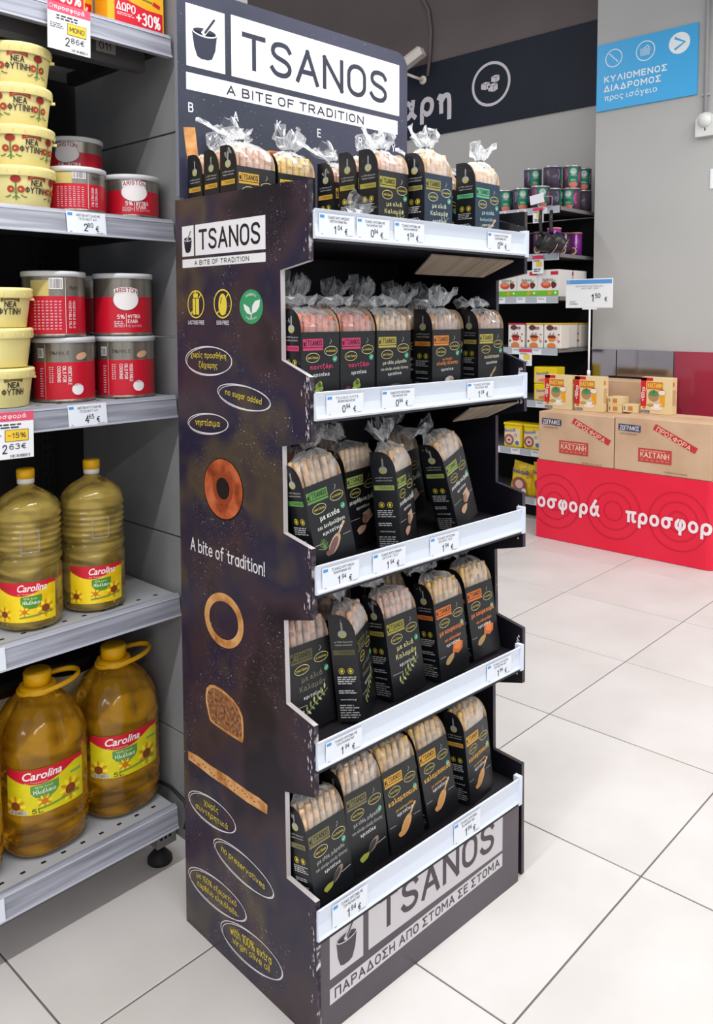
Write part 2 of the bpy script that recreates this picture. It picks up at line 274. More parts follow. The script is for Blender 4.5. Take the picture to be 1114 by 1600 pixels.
def _smooth(p, closed):
    n = len(p); out = []
    rng_ = range(n if closed else n-1)
    for i in rng_:
        p0 = p[i-1] if (i or closed) else p[0]; p1 = p[i]; p2 = p[(i+1) % n]; p3 = p[(i+2) % n] if (closed or i+2 < n) else p[-1]
        for k in range(2):
            t = k/2; o = []
            for a in (0, 1): o.append(.5*((2*p1[a])+(-p0[a]+p2[a])*t+(2*p0[a]-5*p1[a]+4*p2[a]-p3[a])*t*t+(-p0[a]+3*p1[a]-3*p2[a]+p3[a])*t**3))
            out.append(tuple(o))
    if not closed: out.append(p[-1])
    return out
_GC = {}
def glyph(ch):
    if ch in _GC: return _GC[ch]
    st = []
    for part in G[ch].split(';'):
        q = part.split(); v = [float(x) for x in q[1:]]; p = list(zip(v[::2], v[1::2]))
        cl = q[0] == 'c'
        if q[0] != 'l': p = _smooth(p, cl)
        else:
            for a_, b_ in zip(p[:-1], p[1:]): st.append((False, [a_, b_]))
            continue
        st.append((cl, p))
    _GC[ch] = (st, max(x for _, p in st for x, _ in p))
    return _GC[ch]
def stroke_layout(body, gap=2.1):
    x = 0; out = []
    for ch in body:
        if ch == ' ': x += 3.6; continue
        st, wd = glyph(ch)
        for cl, p in st: out.append((cl, [(x+a, b) for a, b in p]))
        x += wd+gap
    return out
def text_mesh(body, bold=0.0):
    k = (body, bold)
    if k in _TX: return _TX[k]
    cu = bpy.data.curves.new('t', 'FONT'); cu.body = body; cu.size = 1; cu.offset = bold; cu.fill_mode = 'FRONT'; cu.resolution_u = 3
    o = bpy.data.objects.new('t', cu); COL.objects.link(o)
    dg = bpy.context.evaluated_depsgraph_get()
    me = o.evaluated_get(dg).to_mesh()
    vs = [(v.co.x, v.co.y) for v in me.vertices]; fs = [tuple(p.vertices) for p in me.polygons]
    o.evaluated_get(dg).to_mesh_clear()
    bpy.data.objects.remove(o); bpy.data.curves.remove(cu)
    if not vs: vs = [(0, 0), (1, 0), (0, 1)]; fs = []
    x0 = min(v[0] for v in vs); x1 = max(v[0] for v in vs); y0 = min(v[1] for v in vs); y1 = max(v[1] for v in vs)
    _TX[k] = (vs, fs, x0, y0, max(x1-x0, 1e-6), max(y1-y0, 1e-6))
    return _TX[k]

class Dec:
    """flat print: 2D shapes laid in thin layers on a face"""
    def __init__(s): s.it = []
    def tri(s, vs, fs, c, l): s.it.append((vs, fs, c, l)); return s
    def poly(s, pts, c, l=0):
        tr = tessellate_polygon([[Vector((p[0], p[1], 0)) for p in pts]])
        return s.tri(list(pts), [tuple(t) for t in tr], c, l)
    def rect(s, x0, y0, x1, y1, c, l=0, n=1):
        vs = []; fs = []
        for i in range(n+1):
            x = x0+(x1-x0)*i/n; vs += [(x, y0), (x, y1)]
        for i in range(n): fs.append((2*i, 2*i+2, 2*i+3, 2*i+1))
        return s.tri(vs, fs, c, l)
    def ell(s, cx, cy, rx, ry, c, l=0, n=24, rot=0, wob=0):
        pts = []
        for k in range(n):
            a = 2*math.pi*k/n; q = 1+wob*math.sin(3*a+1)+wob*.6*math.sin(5*a)
            x, y = rx*math.cos(a)*q, ry*math.sin(a)*q
            pts.append((cx+x*math.cos(rot)-y*math.sin(rot), cy+x*math.sin(rot)+y*math.cos(rot)))
        if n < 18: return s.tri(pts, [tuple(range(n))], c, l)
        K = 4; vs = [(cx, cy)]; fs = []
        for j in range(1, K+1): vs += [(cx+(x-cx)*j/K, cy+(y-cy)*j/K) for x, y in pts]
        for k in range(n):
            fs.append((0, 1+k, 1+(k+1) % n))
            for j in range(K-1): fs.append((1+j*n+k, 1+(j+1)*n+k, 1+(j+1)*n+(k+1) % n, 1+j*n+(k+1) % n))
        return s.tri(vs, fs, c, l)
    def ring(s, cx, cy, rx, ry, t, c, l=0, n=28, rot=0, wob=0):
        o = []; i_ = []
        for k in range(n):
            a = 2*math.pi*k/n; q = 1+wob*math.sin(2*a+1)
            for lst, d in ((o, 0), (i_, t)):
                x, y = (rx-d)*math.cos(a)*q, (ry-d)*math.sin(a)*q
                lst.append((cx+x*math.cos(rot)-y*math.sin(rot), cy+x*math.sin(rot)+y*math.cos(rot)))
        return s.tri(o+i_, [(k, (k+1) % n, n+(k+1) % n, n+k) for k in range(n)], c, l)
    def stroke(s, pts, w, c, l=0, closed=False):
        n = len(pts); L = []; Rr = []
        for i in range(n):
            a = pts[i-1] if (i or closed) else pts[0]; b = pts[(i+1) % n] if (i < n-1 or closed) else pts[-1]
            dx, dy = b[0]-a[0], b[1]-a[1]; d = math.hypot(dx, dy) or 1
            ww = w[i] if isinstance(w, (list, tuple)) else w
            L.append((pts[i][0]-dy/d*ww/2, pts[i][1]+dx/d*ww/2)); Rr.append((pts[i][0]+dy/d*ww/2, pts[i][1]-dx/d*ww/2))
        fs = [(i, (i+1) % n, n+(i+1) % n, n+i) for i in range(n if closed else n-1)]
        return s.tri(L+Rr, fs, c, l)
    def text(s, body, x0, y0, w, h, c, l=1, bold=0., rot=0, shear=0):
        if all(ch == ' ' or ch in G for ch in body) and not shear:
            wt = .125+bold*1.9; L = stroke_layout(body, 2.2+max(0, wt-.13)*14)
            ax = min(a for _, p in L for a, b in p); bx = max(a for _, p in L for a, b in p)
            ay = min(b for _, p in L for a, b in p); by = max(b for _, p in L for a, b in p)
            if by-ay < 3: by = ay+6
            t = wt*10; bw, bh = bx-ax+t, by-ay+t
            if w is None: w = h*bw/bh
            if h is None: h = w*bh/bw
            tw = t*(h/bh*.5+min(w/bw, h/bh)*.5)
            kx, ky = (w-tw)/max(bx-ax, 1e-6) if bx-ax > .5 else w/bw, (h-tw)/(by-ay); ct, st = math.cos(rot), math.sin(rot)
            gi = 0
            for cl, p in L:
                q = [((a-ax)*kx+tw/2, (b-ay)*ky+tw/2) for a, b in p]
                q = [q[0]]+[q[k] for k in range(1, len(q)) if math.hypot(q[k][0]-q[k-1][0], q[k][1]-q[k-1][1]) > 1e-7]
                n = len(q)
                if n < 2: continue
                if not cl:
                    for (e, f) in ((0, 1), (-1, -2)):
                        dx, dy = q[e][0]-q[f][0], q[e][1]-q[f][1]; l_ = math.hypot(dx, dy) or 1
                        q[e] = (q[e][0]+dx/l_*tw*.48, q[e][1]+dy/l_*tw*.48)
                m_ = []
                for i in range(n):
                    a = q[i-1] if (i or cl) else q[0]; c2 = q[(i+1) % n] if (i < n-1 or cl) else q[-1]; b = q[i]
                    d1 = (b[0]-a[0], b[1]-a[1]); d2 = (c2[0]-b[0], c2[1]-b[1])
                    l1 = math.hypot(*d1); l2 = math.hypot(*d2)
                    if l1 < 1e-9: d1, l1 = d2, l2
                    if l2 < 1e-9: d2, l2 = d1, l1
                    n1 = (-d1[1]/l1, d1[0]/l1); n2 = (-d2[1]/l2, d2[0]/l2)
                    mx, my = n1[0]+n2[0], n1[1]+n2[1]; kk = min(2/max(mx*mx+my*my, .25), 2.4)
                    m_.append((mx*kk*tw/2, my*kk*tw/2))
                P1 = [(q[i][0]+m_[i][0], q[i][1]+m_[i][1]) for i in range(n)]; P2 = [(q[i][0]-m_[i][0], q[i][1]-m_[i][1]) for i in range(n)]
                T_ = lambda v: (x0+v[0]*ct-v[1]*st, y0+v[0]*st+v[1]*ct)
                vv = ([], [], []); ff = ([], [], [])
                for i in range(n if cl else n-1):
                    j = (i+1) % n; g_ = i % 3; o_ = len(vv[g_])
                    vv[g_].extend([T_(P1[i]), T_(P1[j]), T_(P2[j]), T_(P2[i])]); ff[g_].append((o_, o_+1, o_+2, o_+3))
                for g_ in range(3):
                    if ff[g_]: s.tri(vv[g_], ff[g_], c, l+.12*(gi % 6)+.035*g_)
                gi += 1
            return s
        vs, fs, bx, by, bw, bh = text_mesh(body, bold)
        if w is None: w = h*bw/bh
        if h is None: h = w*bh/bw
        kx, ky = w/bw, h/bh; ct, st = math.cos(rot), math.sin(rot); out = []
        for (x, y) in vs:
            X, Y = (x-bx)*kx, (y-by)*ky; X += shear*Y
            out.append((x0+X*ct-Y*st, y0+X*st+Y*ct))
        return s.tri(out, fs, c, l)
    def lines(s, x0, y0, w, h, n, c, l=1, rng=None, fill=.5, ragged=.3):
        """rows of tiny unreadable print"""
        rng = rng or random.Random(int(abs(x0)*1e4)+int(abs(y0)*1e4)*7+n); ph = h/n
        for i in range(n):
            y = y0+h-ph*(i+.5); x = x0; xe = x0+w*(1-ragged*rng.random())
            while x < xe:
                ww = ph*(1+2.2*rng.random()); s.rect(x, y-ph*fill/2, min(x+ww, xe), y+ph*fill/2, c, l); x += ww+ph*.45
        return s
    def barcode(s, x0, y0, w, h, l=1, c=(40, 40, 44), bg=None, seed=2):
        rng = random.Random(seed)
        if bg: s.rect(x0-w*.06, y0-h*.1, x0+w*1.06, y0+h*1.1, bg, l); l += 1
        x = x0
        while x < x0+w:
            ww = w*rng.choice((.012, .02, .035)); s.rect(x, y0, min(x+ww, x0+w), y0+h, c, l); x += ww+w*rng.choice((.015, .025, .04))
        return s
    def warp(s, fn2):
        s.it = [([fn2(*p) for p in vs], fs, c, l) for vs, fs, c, l in s.it]; return s
    def build(s, name, fn, parent=None, h0=.0004, dh=.00022, sub=0, **k):
        m = M()
        for vs, fs, c, l in s.it:
            mt = c if not isinstance(c, tuple) else pm(c, .45, .35)
            h = h0+dh*l
            if sub:
                nv, nf = [], []
                def spl(a, b_, c2, dep=0):
                    e = [math.dist(a, b_), math.dist(b_, c2), math.dist(c2, a)]; mx_ = max(e)
                    if mx_ < sub or dep > 9: nf.append((len(nv), len(nv)+1, len(nv)+2)); nv.extend((a, b_, c2)); return
                    k = e.index(mx_); P_ = (a, b_, c2); p, q, r_ = P_[k], P_[(k+1) % 3], P_[(k+2) % 3]; mm = ((p[0]+q[0])/2, (p[1]+q[1])/2)
                    spl(p, mm, r_, dep+1); spl(mm, q, r_, dep+1)
                for f in fs:
                    for z_ in range(1, len(f)-1): spl(vs[f[0]], vs[f[z_]], vs[f[z_+1]])
                vs, fs = nv, nf
            m.add([fn(x, y, h) for x, y in vs], fs, mt)
        return m.build(name, parent, **k)

def tag(o, label=None, cat=None, group=None, kind=None):
    if label: o['label'] = label
    if cat: o['category'] = cat
    if group: o['group'] = group
    if kind: o['kind'] = kind
    return o
def empty(name, loc, rot=(0, 0, 0), label=None, cat=None, group=None):
    o = bpy.data.objects.new(name, None); COL.objects.link(o); o.location = loc; o.rotation_euler = rot; o.empty_display_size = .03
    return tag(o, label, cat, group)
def copy_tree(o, parent=None):
    c = o.copy(); COL.objects.link(c); c.parent = parent
    for ch in list(o.children): copy_tree(ch, c)
    return c
def facing_mx(X):   # print on a face at x = X looking towards -x (right in view = -y)
    return lambda a, b, h: (X-h, -a, b)
def facing_my(Y):
    return lambda a, b, h: (a, Y-h, b)

# ------------------------------------------------------------------ setting
flo = M().box(-2.0, 7.0, -2.6, 9.0, -.06, -.0025, pm((104, 99, 98), .8)).build('floor'); flo['kind'] = 'structure'
TM, nt, b = nodes('glazed_floor_tile')
tc = nt.nodes.new('ShaderNodeTexCoord'); oi = nt.nodes.new('ShaderNodeObjectInfo')
va = nt.nodes.new('ShaderNodeVectorMath'); va.operation = 'ADD'; mu = nt.nodes.new('ShaderNodeVectorMath'); mu.operation = 'SCALE'; mu.inputs['Scale'].default_value = 9
cx_ = nt.nodes.new('ShaderNodeCombineXYZ'); nt.links.new(oi.outputs['Random'], cx_.inputs[0]); nt.links.new(oi.outputs['Random'], cx_.inputs[1])
nt.links.new(cx_.outputs[0], mu.inputs[0]); nt.links.new(tc.outputs['Object'], va.inputs[0]); nt.links.new(mu.outputs[0], va.inputs[1])
nz = nt.nodes.new('ShaderNodeTexNoise'); nz.inputs['Scale'].default_value = 3.2; nz.inputs['Detail'].default_value = 6; nt.links.new(va.outputs[0], nz.inputs['Vector'])
rp = nt.nodes.new('ShaderNodeValToRGB'); nt.links.new(nz.outputs[0], rp.inputs[0])
rp.color_ramp.elements[0].position = .35; rp.color_ramp.elements[0].color = lin((205, 200, 197))
rp.color_ramp.elements[1].position = .65; rp.color_ramp.elements[1].color = lin((214, 210, 208))
nt.links.new(rp.outputs[0], b.inputs['Base Color']); b.inputs['Roughness'].default_value = .38; b.inputs['Specular IOR Level'].default_value = .35
tm = None
rngt = random.Random(3)
for i in range(-5, 8):
    for j in range(-5, 8):
        x0 = 1.338+.6*i; y0 = .831+.6*j
        if x0 > 5.3 or x0 < -1.9: continue
        if tm is None:
            g = .0022; m = M(); a, c2 = g, .6-g; e = .0012
            m.add([(a+e, a+e, 0), (c2-e, a+e, 0), (c2-e, c2-e, 0), (a+e, c2-e, 0), (a, a, -.001), (c2, a, -.001), (c2, c2, -.001), (a, c2, -.001),
                   (a, a, -.0025), (c2, a, -.0025), (c2, c2, -.0025), (a, c2, -.0025)],
                  [(0, 1, 2, 3)]+[(4+k, 4+(k+1) % 4, (k+1) % 4, k) for k in range(4)]+[(8+k, 8+(k+1) % 4, 4+(k+1) % 4, 4+k) for k in range(4)], TM)
            t = m.build('floor_tile', flo, (x0, y0, 0)); tm = t
        else:
            t = tm.copy(); COL.objects.link(t); t.location = (x0, y0, rngt.uniform(-.0002, .0002)); t.parent = flo

XW, XC = 5.55, 5.30
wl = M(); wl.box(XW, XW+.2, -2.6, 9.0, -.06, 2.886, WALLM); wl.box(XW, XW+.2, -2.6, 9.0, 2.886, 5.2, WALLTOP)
wl = wl.build('wall_right'); wl['kind'] = 'structure'
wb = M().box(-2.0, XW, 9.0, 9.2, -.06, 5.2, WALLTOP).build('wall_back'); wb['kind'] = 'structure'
cl = M().box(XC, XW, -2.6, 2.70, -.06, 5.2, COLM).build('wall_front_pier'); cl['kind'] = 'structure'
pil = M().box(2.02, 2.19, 2.62, 2.9, 0, 4.0, COLM).build('wall_pillar'); pil['kind'] = 'structure'
# polished metal skirting on the pier, with joints, and a panel coloured as a red reflection
MIRR = noise_mat('scuffed_polished_steel', [(160, 152, 156), (184, 178, 182)], 2, 4, .12, .5, bump=0, metal=1)
REDP = noise_mat('red_reflection_colour', [(150, 40, 62), (168, 52, 74)], 2, 3, .12, .6)
tr = empty('trim_1', (XC, 1.5, 0)); tr['kind'] = 'structure'
ys = [2.695, 2.515, 2.125]
for a, bb in zip(ys[:-1], ys[1:]):
    M().box(XC-.012, XC, bb+.003, a-.003, .0, 1.168, MIRR).build('panel', tr, (-XC, -1.5, 0), bevel=.001)
M().box(XC-.012, XC, 1.0, 2.122, 0, 1.168, REDP).build('panel', tr, (-XC, -1.5, 0), bevel=.001)['label'] = 'glossy panel coloured as a red reflection'

# dark aisle sign board on the wall: sugar
NAVY = noise_mat('dark_navy_board', [(24, 29, 42), (30, 35, 48)], 2, 3, .6, .25)
sb = empty('aisle_sign', (XW, 4.0, 2.9), label='long dark navy wall sign reading sugar in Greek with a circled cubes symbol', cat='sign')
M().box(-.012, 0, -1.3, 1.5, -.014, .575, NAVY).build('board', sb)
d = Dec(); GL = (205, 200, 206)
def wy(y): return 4.0-y          # a coordinate grows to the right (-y)
d.text('ζάχαρη', wy(5.19), .085, 5.19-4.085, .30, GL, 0, bold=.05)
cyy, czz = 3.708, 3.195-2.9
d.ring(wy(cyy), czz, .178, .170, .022, GL, 0, 40)
def cube(x, y, s_):
    d.poly([(x-s_, y-s_*.5), (x, y-s_*.75), (x, y+s_*.15), (x-s_, y+s_*.35)], GL, 0)
    d.poly([(x+.004, y-s_*.75), (x+s_*.8, y-s_*.45), (x+s_*.8, y+s_*.4), (x+.004, y+s_*.15)], GL, 0)
    d.poly([(x-s_, y+s_*.42), (x, y+s_*.22), (x+s_*.8, y+s_*.47), (x-.1*s_, y+s_*.62)], GL, 0)
cube(wy(cyy)+.045, czz+.035, .042); cube(wy(cyy)-.045, czz-.005, .045); cube(wy(cyy)+.025, czz-.028, .048)
d.build('lettering', lambda a, b, h: (-.013-h*3, -a, b), sb)

# blue direction sign
BLUE = pm((64, 174, 234), .35, .4)
bs = empty('direction_sign', (XC, 2.36, 2.985), label='bright blue wall sign with three round symbols and Greek text above a grey pier', cat='sign')
M().box(-.012, 0, -.338, .335, -.217, .220, BLUE).build('board', bs, bevel=.001)
d = Dec(); W = (240, 246, 250)
def A(y): return 2.36-y
d.ring(A(2.574), .116, .060, .059, .006, W, 0); 
st = []
for k in range(5): st += [(A(2.574)-.033+k*.014, .116+.030-k*.014), (A(2.574)-.033+(k+.5)*.014+.004, .116+.030-k*.014)]
d.stroke(st, .006, W, 0)
d.ring(A(2.358), .118, .064, .064, .006, W, 0)
d.poly([(A(2.358)-.034, .09), (A(2.358)+.030, .09), (A(2.358)+.034, .136), (A(2.358)-.034, .136)], (200, 226, 246), 0)
for k in range(4): d.stroke([(A(2.358)-.032, .097+k*.011), (A(2.358)+.031, .097+k*.011)], .002, (64, 174, 234), 1)
for k in range(6): d.stroke([(A(2.358)-.026+k*.0105, .091), (A(2.358)-.026+k*.0105, .135)], .002, (64, 174, 234), 1)
d.stroke([(A(2.358)-.01, .136), (A(2.358)+.016, .152), (A(2.358)+.024, .136)], .005, W, 0)
d.ell(A(2.138), .119, .067, .066, W, 0, 32)
d.stroke([(A(2.138)-.030, .155), (A(2.138)+.034, .119), (A(2.138)-.030, .083)], .015, (64, 174, 234), 1)
d.text('ΚΥΛΙΟΜΕΝΟΣ', A(2.64), -.035, .426, .042, W, 0, bold=.055)
d.text('ΔΙΑΔΡΟΜΟΣ', A(2.64), -.096, .388, .042, W, 0, bold=.055)
d.text('προς ισόγειο', A(2.636), -.166, .36, .056, W, 0, bold=.005)
d.build('lettering', lambda a, b, h: (-.012-h*2, -a, b), bs)

# white alarm sounder with its conduit, camera with cable, small wall card
al = empty('alarm_sounder', (XC, 1.958, 2.57), label='white wall alarm unit with domed light, right of the blue sign', cat='alarm')
WP = pm((222, 222, 220), .4)
m = M(); m.prism([(-.058, -.07), (.06, -.07), (.06, .03), (.03, .066), (0, .074), (-.03, .066), (-.058, .03)], lambda a, b, t: (-t, -a, b), 0, .04, WP); m.build('housing', al, bevel=.004)
m = M(); m.lathe([(.042, 0), (.040, .012), (.030, .026), (.014, .033), (.002, .035)], WP, 24)
o = m.build('light_dome', al, (-.04, 0, .022), (0, R(-90), 0))
M().box(-.043, -.04, -.005, .001, -.038, -.022, DARKM).build('slot', al)
PIPE = pm((168, 168, 170), .5)
cn = M(); cn.tube([(0, 0, 0), (0, 0, 2.4)], .012, PIPE, 12); cn = cn.build('wall_conduit', None, (XC-.016, 1.966, 2.648))
tag(cn, 'grey vertical cable conduit running up the pier to the ceiling', 'pipe')
M().box(-.006, .016, -.022, .022, .10, .118, PIPE).build('clip', cn)
wc = M().box(XC-.006, XC, 1.80, 1.93, 2.18, 2.30, PAPER).build('wall_card'); tag(wc, 'small white card at the right edge of the picture on the pier', 'notice')

sc = empty('security_camera', (XW, 4.375, 3.40), label='off-white bullet security camera on a wall bracket above the navy sign', cat='security camera')
CAMW = pm((226, 214, 206), .5)
m = M(); m.lathe([(.036, 0), (.036, .01), (.006, .012)], CAMW, 20); m.build('wall_mount', sc, (-.012, 0, -.05), (0, R(-90), 0))
m = M(); m.tube([(-.02, 0, -.05), (-.10, .03, -.035), (-.13, .10, .0)], .012, CAMW, 10); m.build('arm', sc)
m = M(); m.box(-.036, .036, -.15, .13, -.034, .036, CAMW); m.box(-.042, .042, -.14, .17, .036, .044, CAMW)
bd = m.build('camera_body', sc, (-.15, .045, .075), (R(-26), 0, R(8)), bevel=.006)
m = M(); m.lathe([(.033, 0), (.033, .04), (.028, .04), (.028, .03)], CAMW, 20); m.build('lens_hood', bd, (0, .13, 0), (R(-90), 0, 0))
cb = M(); cb.tube([(-.02, 0, -.05), (-.02, -.02, .12), (-.015, -.028, .30), (-.015, 0, .48), (-.015, .08, .62), (-.015, .14, .9)], .014, pm((108, 96, 94), .6), 8)
tag(cb.build('camera_cable', None, (XW-.002, 4.32, 3.42)), 'grey cable rising in a bend on the taupe wall above the security camera', 'cable')

# ------------------------------------------------------------------ price tags (shared builder)
INK = (52, 52, 60)
def price_print(d, x, y, w, h, l1, l2, eu, ct, l=1):
    d.rect(x, y, x+w, y+h, (228, 233, 242), l)
    d.rect(x+w*.03, y+h*.80, x+w*.15, y+h*.93, (70, 150, 215), l+1)
    d.text(l1, x+w*.24, y+h*.78, w*.62, h*.12, INK, l+1); d.text(l2, x+w*.30, y+h*.62, w*.48, h*.11, INK, l+1)
    d.text(eu, x+w*.42, y+h*.12, None, h*.36, INK, l+1, bold=.02); d.text(ct, x+w*.52, y+h*.30, None, h*.22, INK, l+1, bold=.02)
    d.text('€', x+w*.72, y+h*.12, None, h*.28, INK, l+1, bold=.02)
    d.barcode(x+w*.74, y+h*.04, w*.22, h*.05, l+1)
    d.rect(x+w*.06, y+h*.05, x+w*.12, y+h*.09, (150, 150, 160), l+1)

# ------------------------------------------------------------------ cardboard display stand
DL = R(-3.23); OS = Vector((1.050, 1.080, 0))
UU = Vector((math.cos(DL), math.sin(DL), 0)); VV = Vector((-math.sin(DL), math.cos(DL), 0))
def SW(u, v, z): return OS+UU*u+VV*v+Vector((0, 0, z))
stand = empty('display_stand', OS, (0, 0, DL), 'tall dark cardboard display stand with logo header, five shelves of breadsticks', 'display stand')
teeth = [(0, 0), (.46, 0), (.46, 1.652), (.013, 1.647), (.012, 1.500), (.095, 1.486), (.093, 1.316), (.012, 1.288), (.008, 1.168), (.093, 1.151),
         (.091, .983), (.010, .968), (.007, .834), (.092, .812), (.087, .647), (.005, .631), (.004, .493), (.093, .467), (.090, .291), (.003, .286)]
SH = [.235, .568, .900, 1.222, 1.552]
def edge_prism(poly, t0, t1, mo, mi_, light, dark):
    m = M(); m.prism(poly, lambda a, b, t: (t, a, b), t0, t1, mo, mi_, dark); n = len(poly); i0 = len(m.f)-n
    for i in range(n):
        a, b = poly[i], poly[(i+1) % n]
        if max(a[0], b[0]) > .05 and max(a[0], b[0]) < .2: m.mi[i0+i] = m.mat(light)
    return m
m = edge_prism(teeth, 0, .011, SIDE, INNER, pm((196, 190, 190), .7, .2), EDGE); sp_l = m.build('side_panel', stand)
teeth2 = [(a+(.012 if a < .4 else 0), b) for a, b in teeth]
m = M(); m.prism(teeth2, lambda a, b, t: (t, a, b), .690, .701, INNER, SIDE, SIDE); sp_r = m.build('side_panel', stand)
# header / back board
hp = [(.003, 0), (.733, 0)] ; hp = [(.012, .02), (.689, .02), (.689, 1.66), (.733, 1.66), (.733, 2.075)]
hp += [(.733-.04+.04*math.cos(a), 2.075+.04*math.sin(a)) for a in [R(x) for x in (20, 45, 70, 90)]]
hp += [(.04, 2.115), (.015, 2.11), (.003, 2.09), (.003, 1.66), (.012, 1.66)]
m = M(); m.prism(hp, lambda a, b, t: (a, t, b), .446, .458, HEADM, pm((150, 140, 130), .8), pm((120, 122, 135), .7)); head = m.build('header_panel', stand)
M().box(.012, .690, .436, .445, .02, 1.60, INNER).build('back_panel', stand)
M().box(.0115, .664, .004, .016, 0, .209, BASEM).build('base_panel', stand)
base = stand.children[-1]
for k, z in enumerate(SH):
    m = M(); m.box(.0125, .6885, .012 if k else .03, .434, z-.012, z, INNER, top=pm((44, 40, 46), .6)); m.build('shelf', stand)
# worn white patches torn along the board edges
rw = random.Random(11)
m = M(); WORN = pm((214, 208, 206), .9, .1)
for (u0, lst) in ((-.0008, ((.012, 1.17, 1.28, 44), (.012, .93, .96, 10), (.012, .84, .88, 22), (.009, .58, .625, 18), (.009, .51, .56, 12), (.006, .15, .28, 14), (.016, 1.505, 1.64, 6), (.005, .01, .2, 12))),):
    for (v0, za, zb, n) in lst:
        for _ in range(n):
            z = rw.uniform(za, zb); s1 = rw.uniform(.002, .006); v = v0+abs(rw.gauss(0, .006))
            m.add([(u0, v, z), (u0, v+s1*rw.uniform(.1, .5), z+s1*.3), (u0, v+s1*.4, z+s1*rw.uniform(1, 3)), (u0, v, z+s1)], [(0, 1, 2, 3)], WORN)
for (za, zb, n) in ((1.18, 1.27, 24), (.85, .95, 14), (.51, .61, 12), (.02, .27, 12)):
    for _ in range(n):
        z = rw.uniform(za, zb); s1 = rw.uniform(.002, .005); v = .0285+abs(rw.gauss(0, .005))
        m.add([(.6895, v-.004, z), (.6895, v+s1*.4, z+s1*.3), (.6895, v+s1*.4-.002, z+s1*2), (.6895, v-.004, z+s1)], [(0, 1, 2, 3)], WORN)
w1 = m.build('worn_edge', stand); w1['kind'] = 'stuff'
# flaps of fluted board under the upper shelves
for (z, ua, ub) in ((1.528, .33, .62), (1.196, .46, .64)):
    m = M(); m.add([(ua, .006, z), (ub, .006, z), (ub-.03, .07, z-.035), (ua+.02, .07, z-.035), (ua, .006, z-.004), (ub, .006, z-.004), (ub-.03, .07, z-.039), (ua+.02, .07, z-.039)],
                   [(0, 1, 2, 3), (7, 6, 5, 4), (0, 4, 5, 1), (1, 5, 6, 2), (2, 6, 7, 3), (3, 7, 4, 0)], CARDEND); m.build('board_flap', stand)
def mortar(d, x, y, w, h, dark, light, l):
    """mortar and pestle mark; x,y bottom-left of cup"""
    d.poly([(x, y+h*.62), (x+w*.08, y+h*.25), (x+w*.2, y+h*.04), (x+w*.35, y), (x+w*.62, y), (x+w*.78, y+h*.04), (x+w*.92, y+h*.25), (x+w, y+h*.62)], dark, l)
    d.ell(x+w/2, y+h*.62, w/2, h*.115, dark, l, 24); d.ring(x+w/2, y+h*.62, w*.50, h*.115, w*.045, light, l+1, 24)
    d.stroke([(x+w*.42, y+h*.56), (x+w*.93, y+h)], w*.17, light, l+2); d.stroke([(x+w*.50, y+h*.60), (x+w*.90, y+h*.97)], w*.08, dark, l+3)
def logo(d, x, y, w, h, bg, ink, hole, l=0, strip=None, stripink=None, splitk=.155, gap=.02):
    """two boxes (mortar | name) with a strip below"""
    sy = y; hs = h*.20; by = y+hs+h*.07; bh = h-hs-h*.07
    d.rect(x, by, x+w*splitk, y+h, bg, l); d.rect(x+w*(splitk+gap), by, x+w, y+h, bg, l)
    d.rect(x, sy, x+w, sy+hs, bg, l)
    mortar(d, x+w*splitk*.16, by+bh*.12, w*splitk*.68, bh*.72, ink, bg, l+1)
    d.text('TSANOS', x+w*(splitk+gap)+w*.045, by+bh*.17, w*(1-splitk-gap)-w*.09-w*.01, bh*.66, ink, l+1, bold=.022)
    if strip: d.text(strip, x+w*.16, sy+hs*.22, w*.66, hs*.56, stripink or ink, l+1, bold=.035)
# side-panel print   a = -v
LW = (232, 230, 232); DK = (34, 28, 38); YE = (226, 205, 70); OV = (226, 222, 226)
d = Dec()
logo(d, -.433, 1.504, .294, .089, LW, DK, DK, 0, 'A BITE OF TRADITION')
for cx, lab in ((-.383, 'LACTOSE FREE'), (-.284, 'EGG FREE')):
    d.ring(cx, 1.425, .032, .030, .003, YE, 0, 32); d.text(lab, cx-.031 if 'L' in lab[:1] else cx-.022, 1.382, .062 if 'L' in lab[:1] else .044, .0085, LW, 0, bold=.02)
d.rect(-.395, 1.403, -.385, 1.437, YE, 0); d.rect(-.383, 1.403, -.371, 1.437, YE, 0); d.rect(-.392, 1.439, -.375, 1.448, YE, 0); d.rect(-.389, 1.449, -.381, 1.453, YE, 0)
d.stroke([(-.362, 1.446), (-.371, 1.438)], .003, YE, 1); d.stroke([(-.404, 1.403), (-.396, 1.41)], .003, YE, 1)
d.poly([(-.284+.015*math.sin(t)*(1 if t < 99 else 1), 1.421-.020*math.cos(t)*(1.0 if math.cos(t) > 0 else 1.25)) for t in [2*math.pi*k/24 for k in range(24)]], YE, 0)
d.stroke([(-.262, 1.446), (-.271, 1.438)], .003, YE, 1); d.stroke([(-.306, 1.403), (-.298, 1.41)], .003, YE, 1); d.stroke([(-.291, 1.425), (-.289, 1.434), (-.286, 1.438)], .002, DK, 1)
GR = (58, 150, 100)
d.ell(-.187, 1.418, .038, .034, GR, 0, 36)
d.poly([(-.187, 1.402), (-.192, 1.416), (-.203, 1.421), (-.212, 1.424), (-.208, 1.412), (-.200, 1.405)], LW, 1)
d.poly([(-.185, 1.404), (-.183, 1.420), (-.174, 1.429), (-.158, 1.432), (-.160, 1.418), (-.170, 1.408)], LW, 1); d.stroke([(-.187, 1.396), (-.186, 1.406)], .003, LW, 1)
for s_, yy in (('Suitable for', 1.440), ('Vegetarians', 1.391)):
    vs0 = Dec().text(s_, -.205, yy, .036, .006, LW, 1)
    sg = 1 if yy > 1.42 else -1
    vs0.warp(lambda x, y, sg=sg: (x, y-sg*((x+.187)**2)*14)); d.it += vs0.it
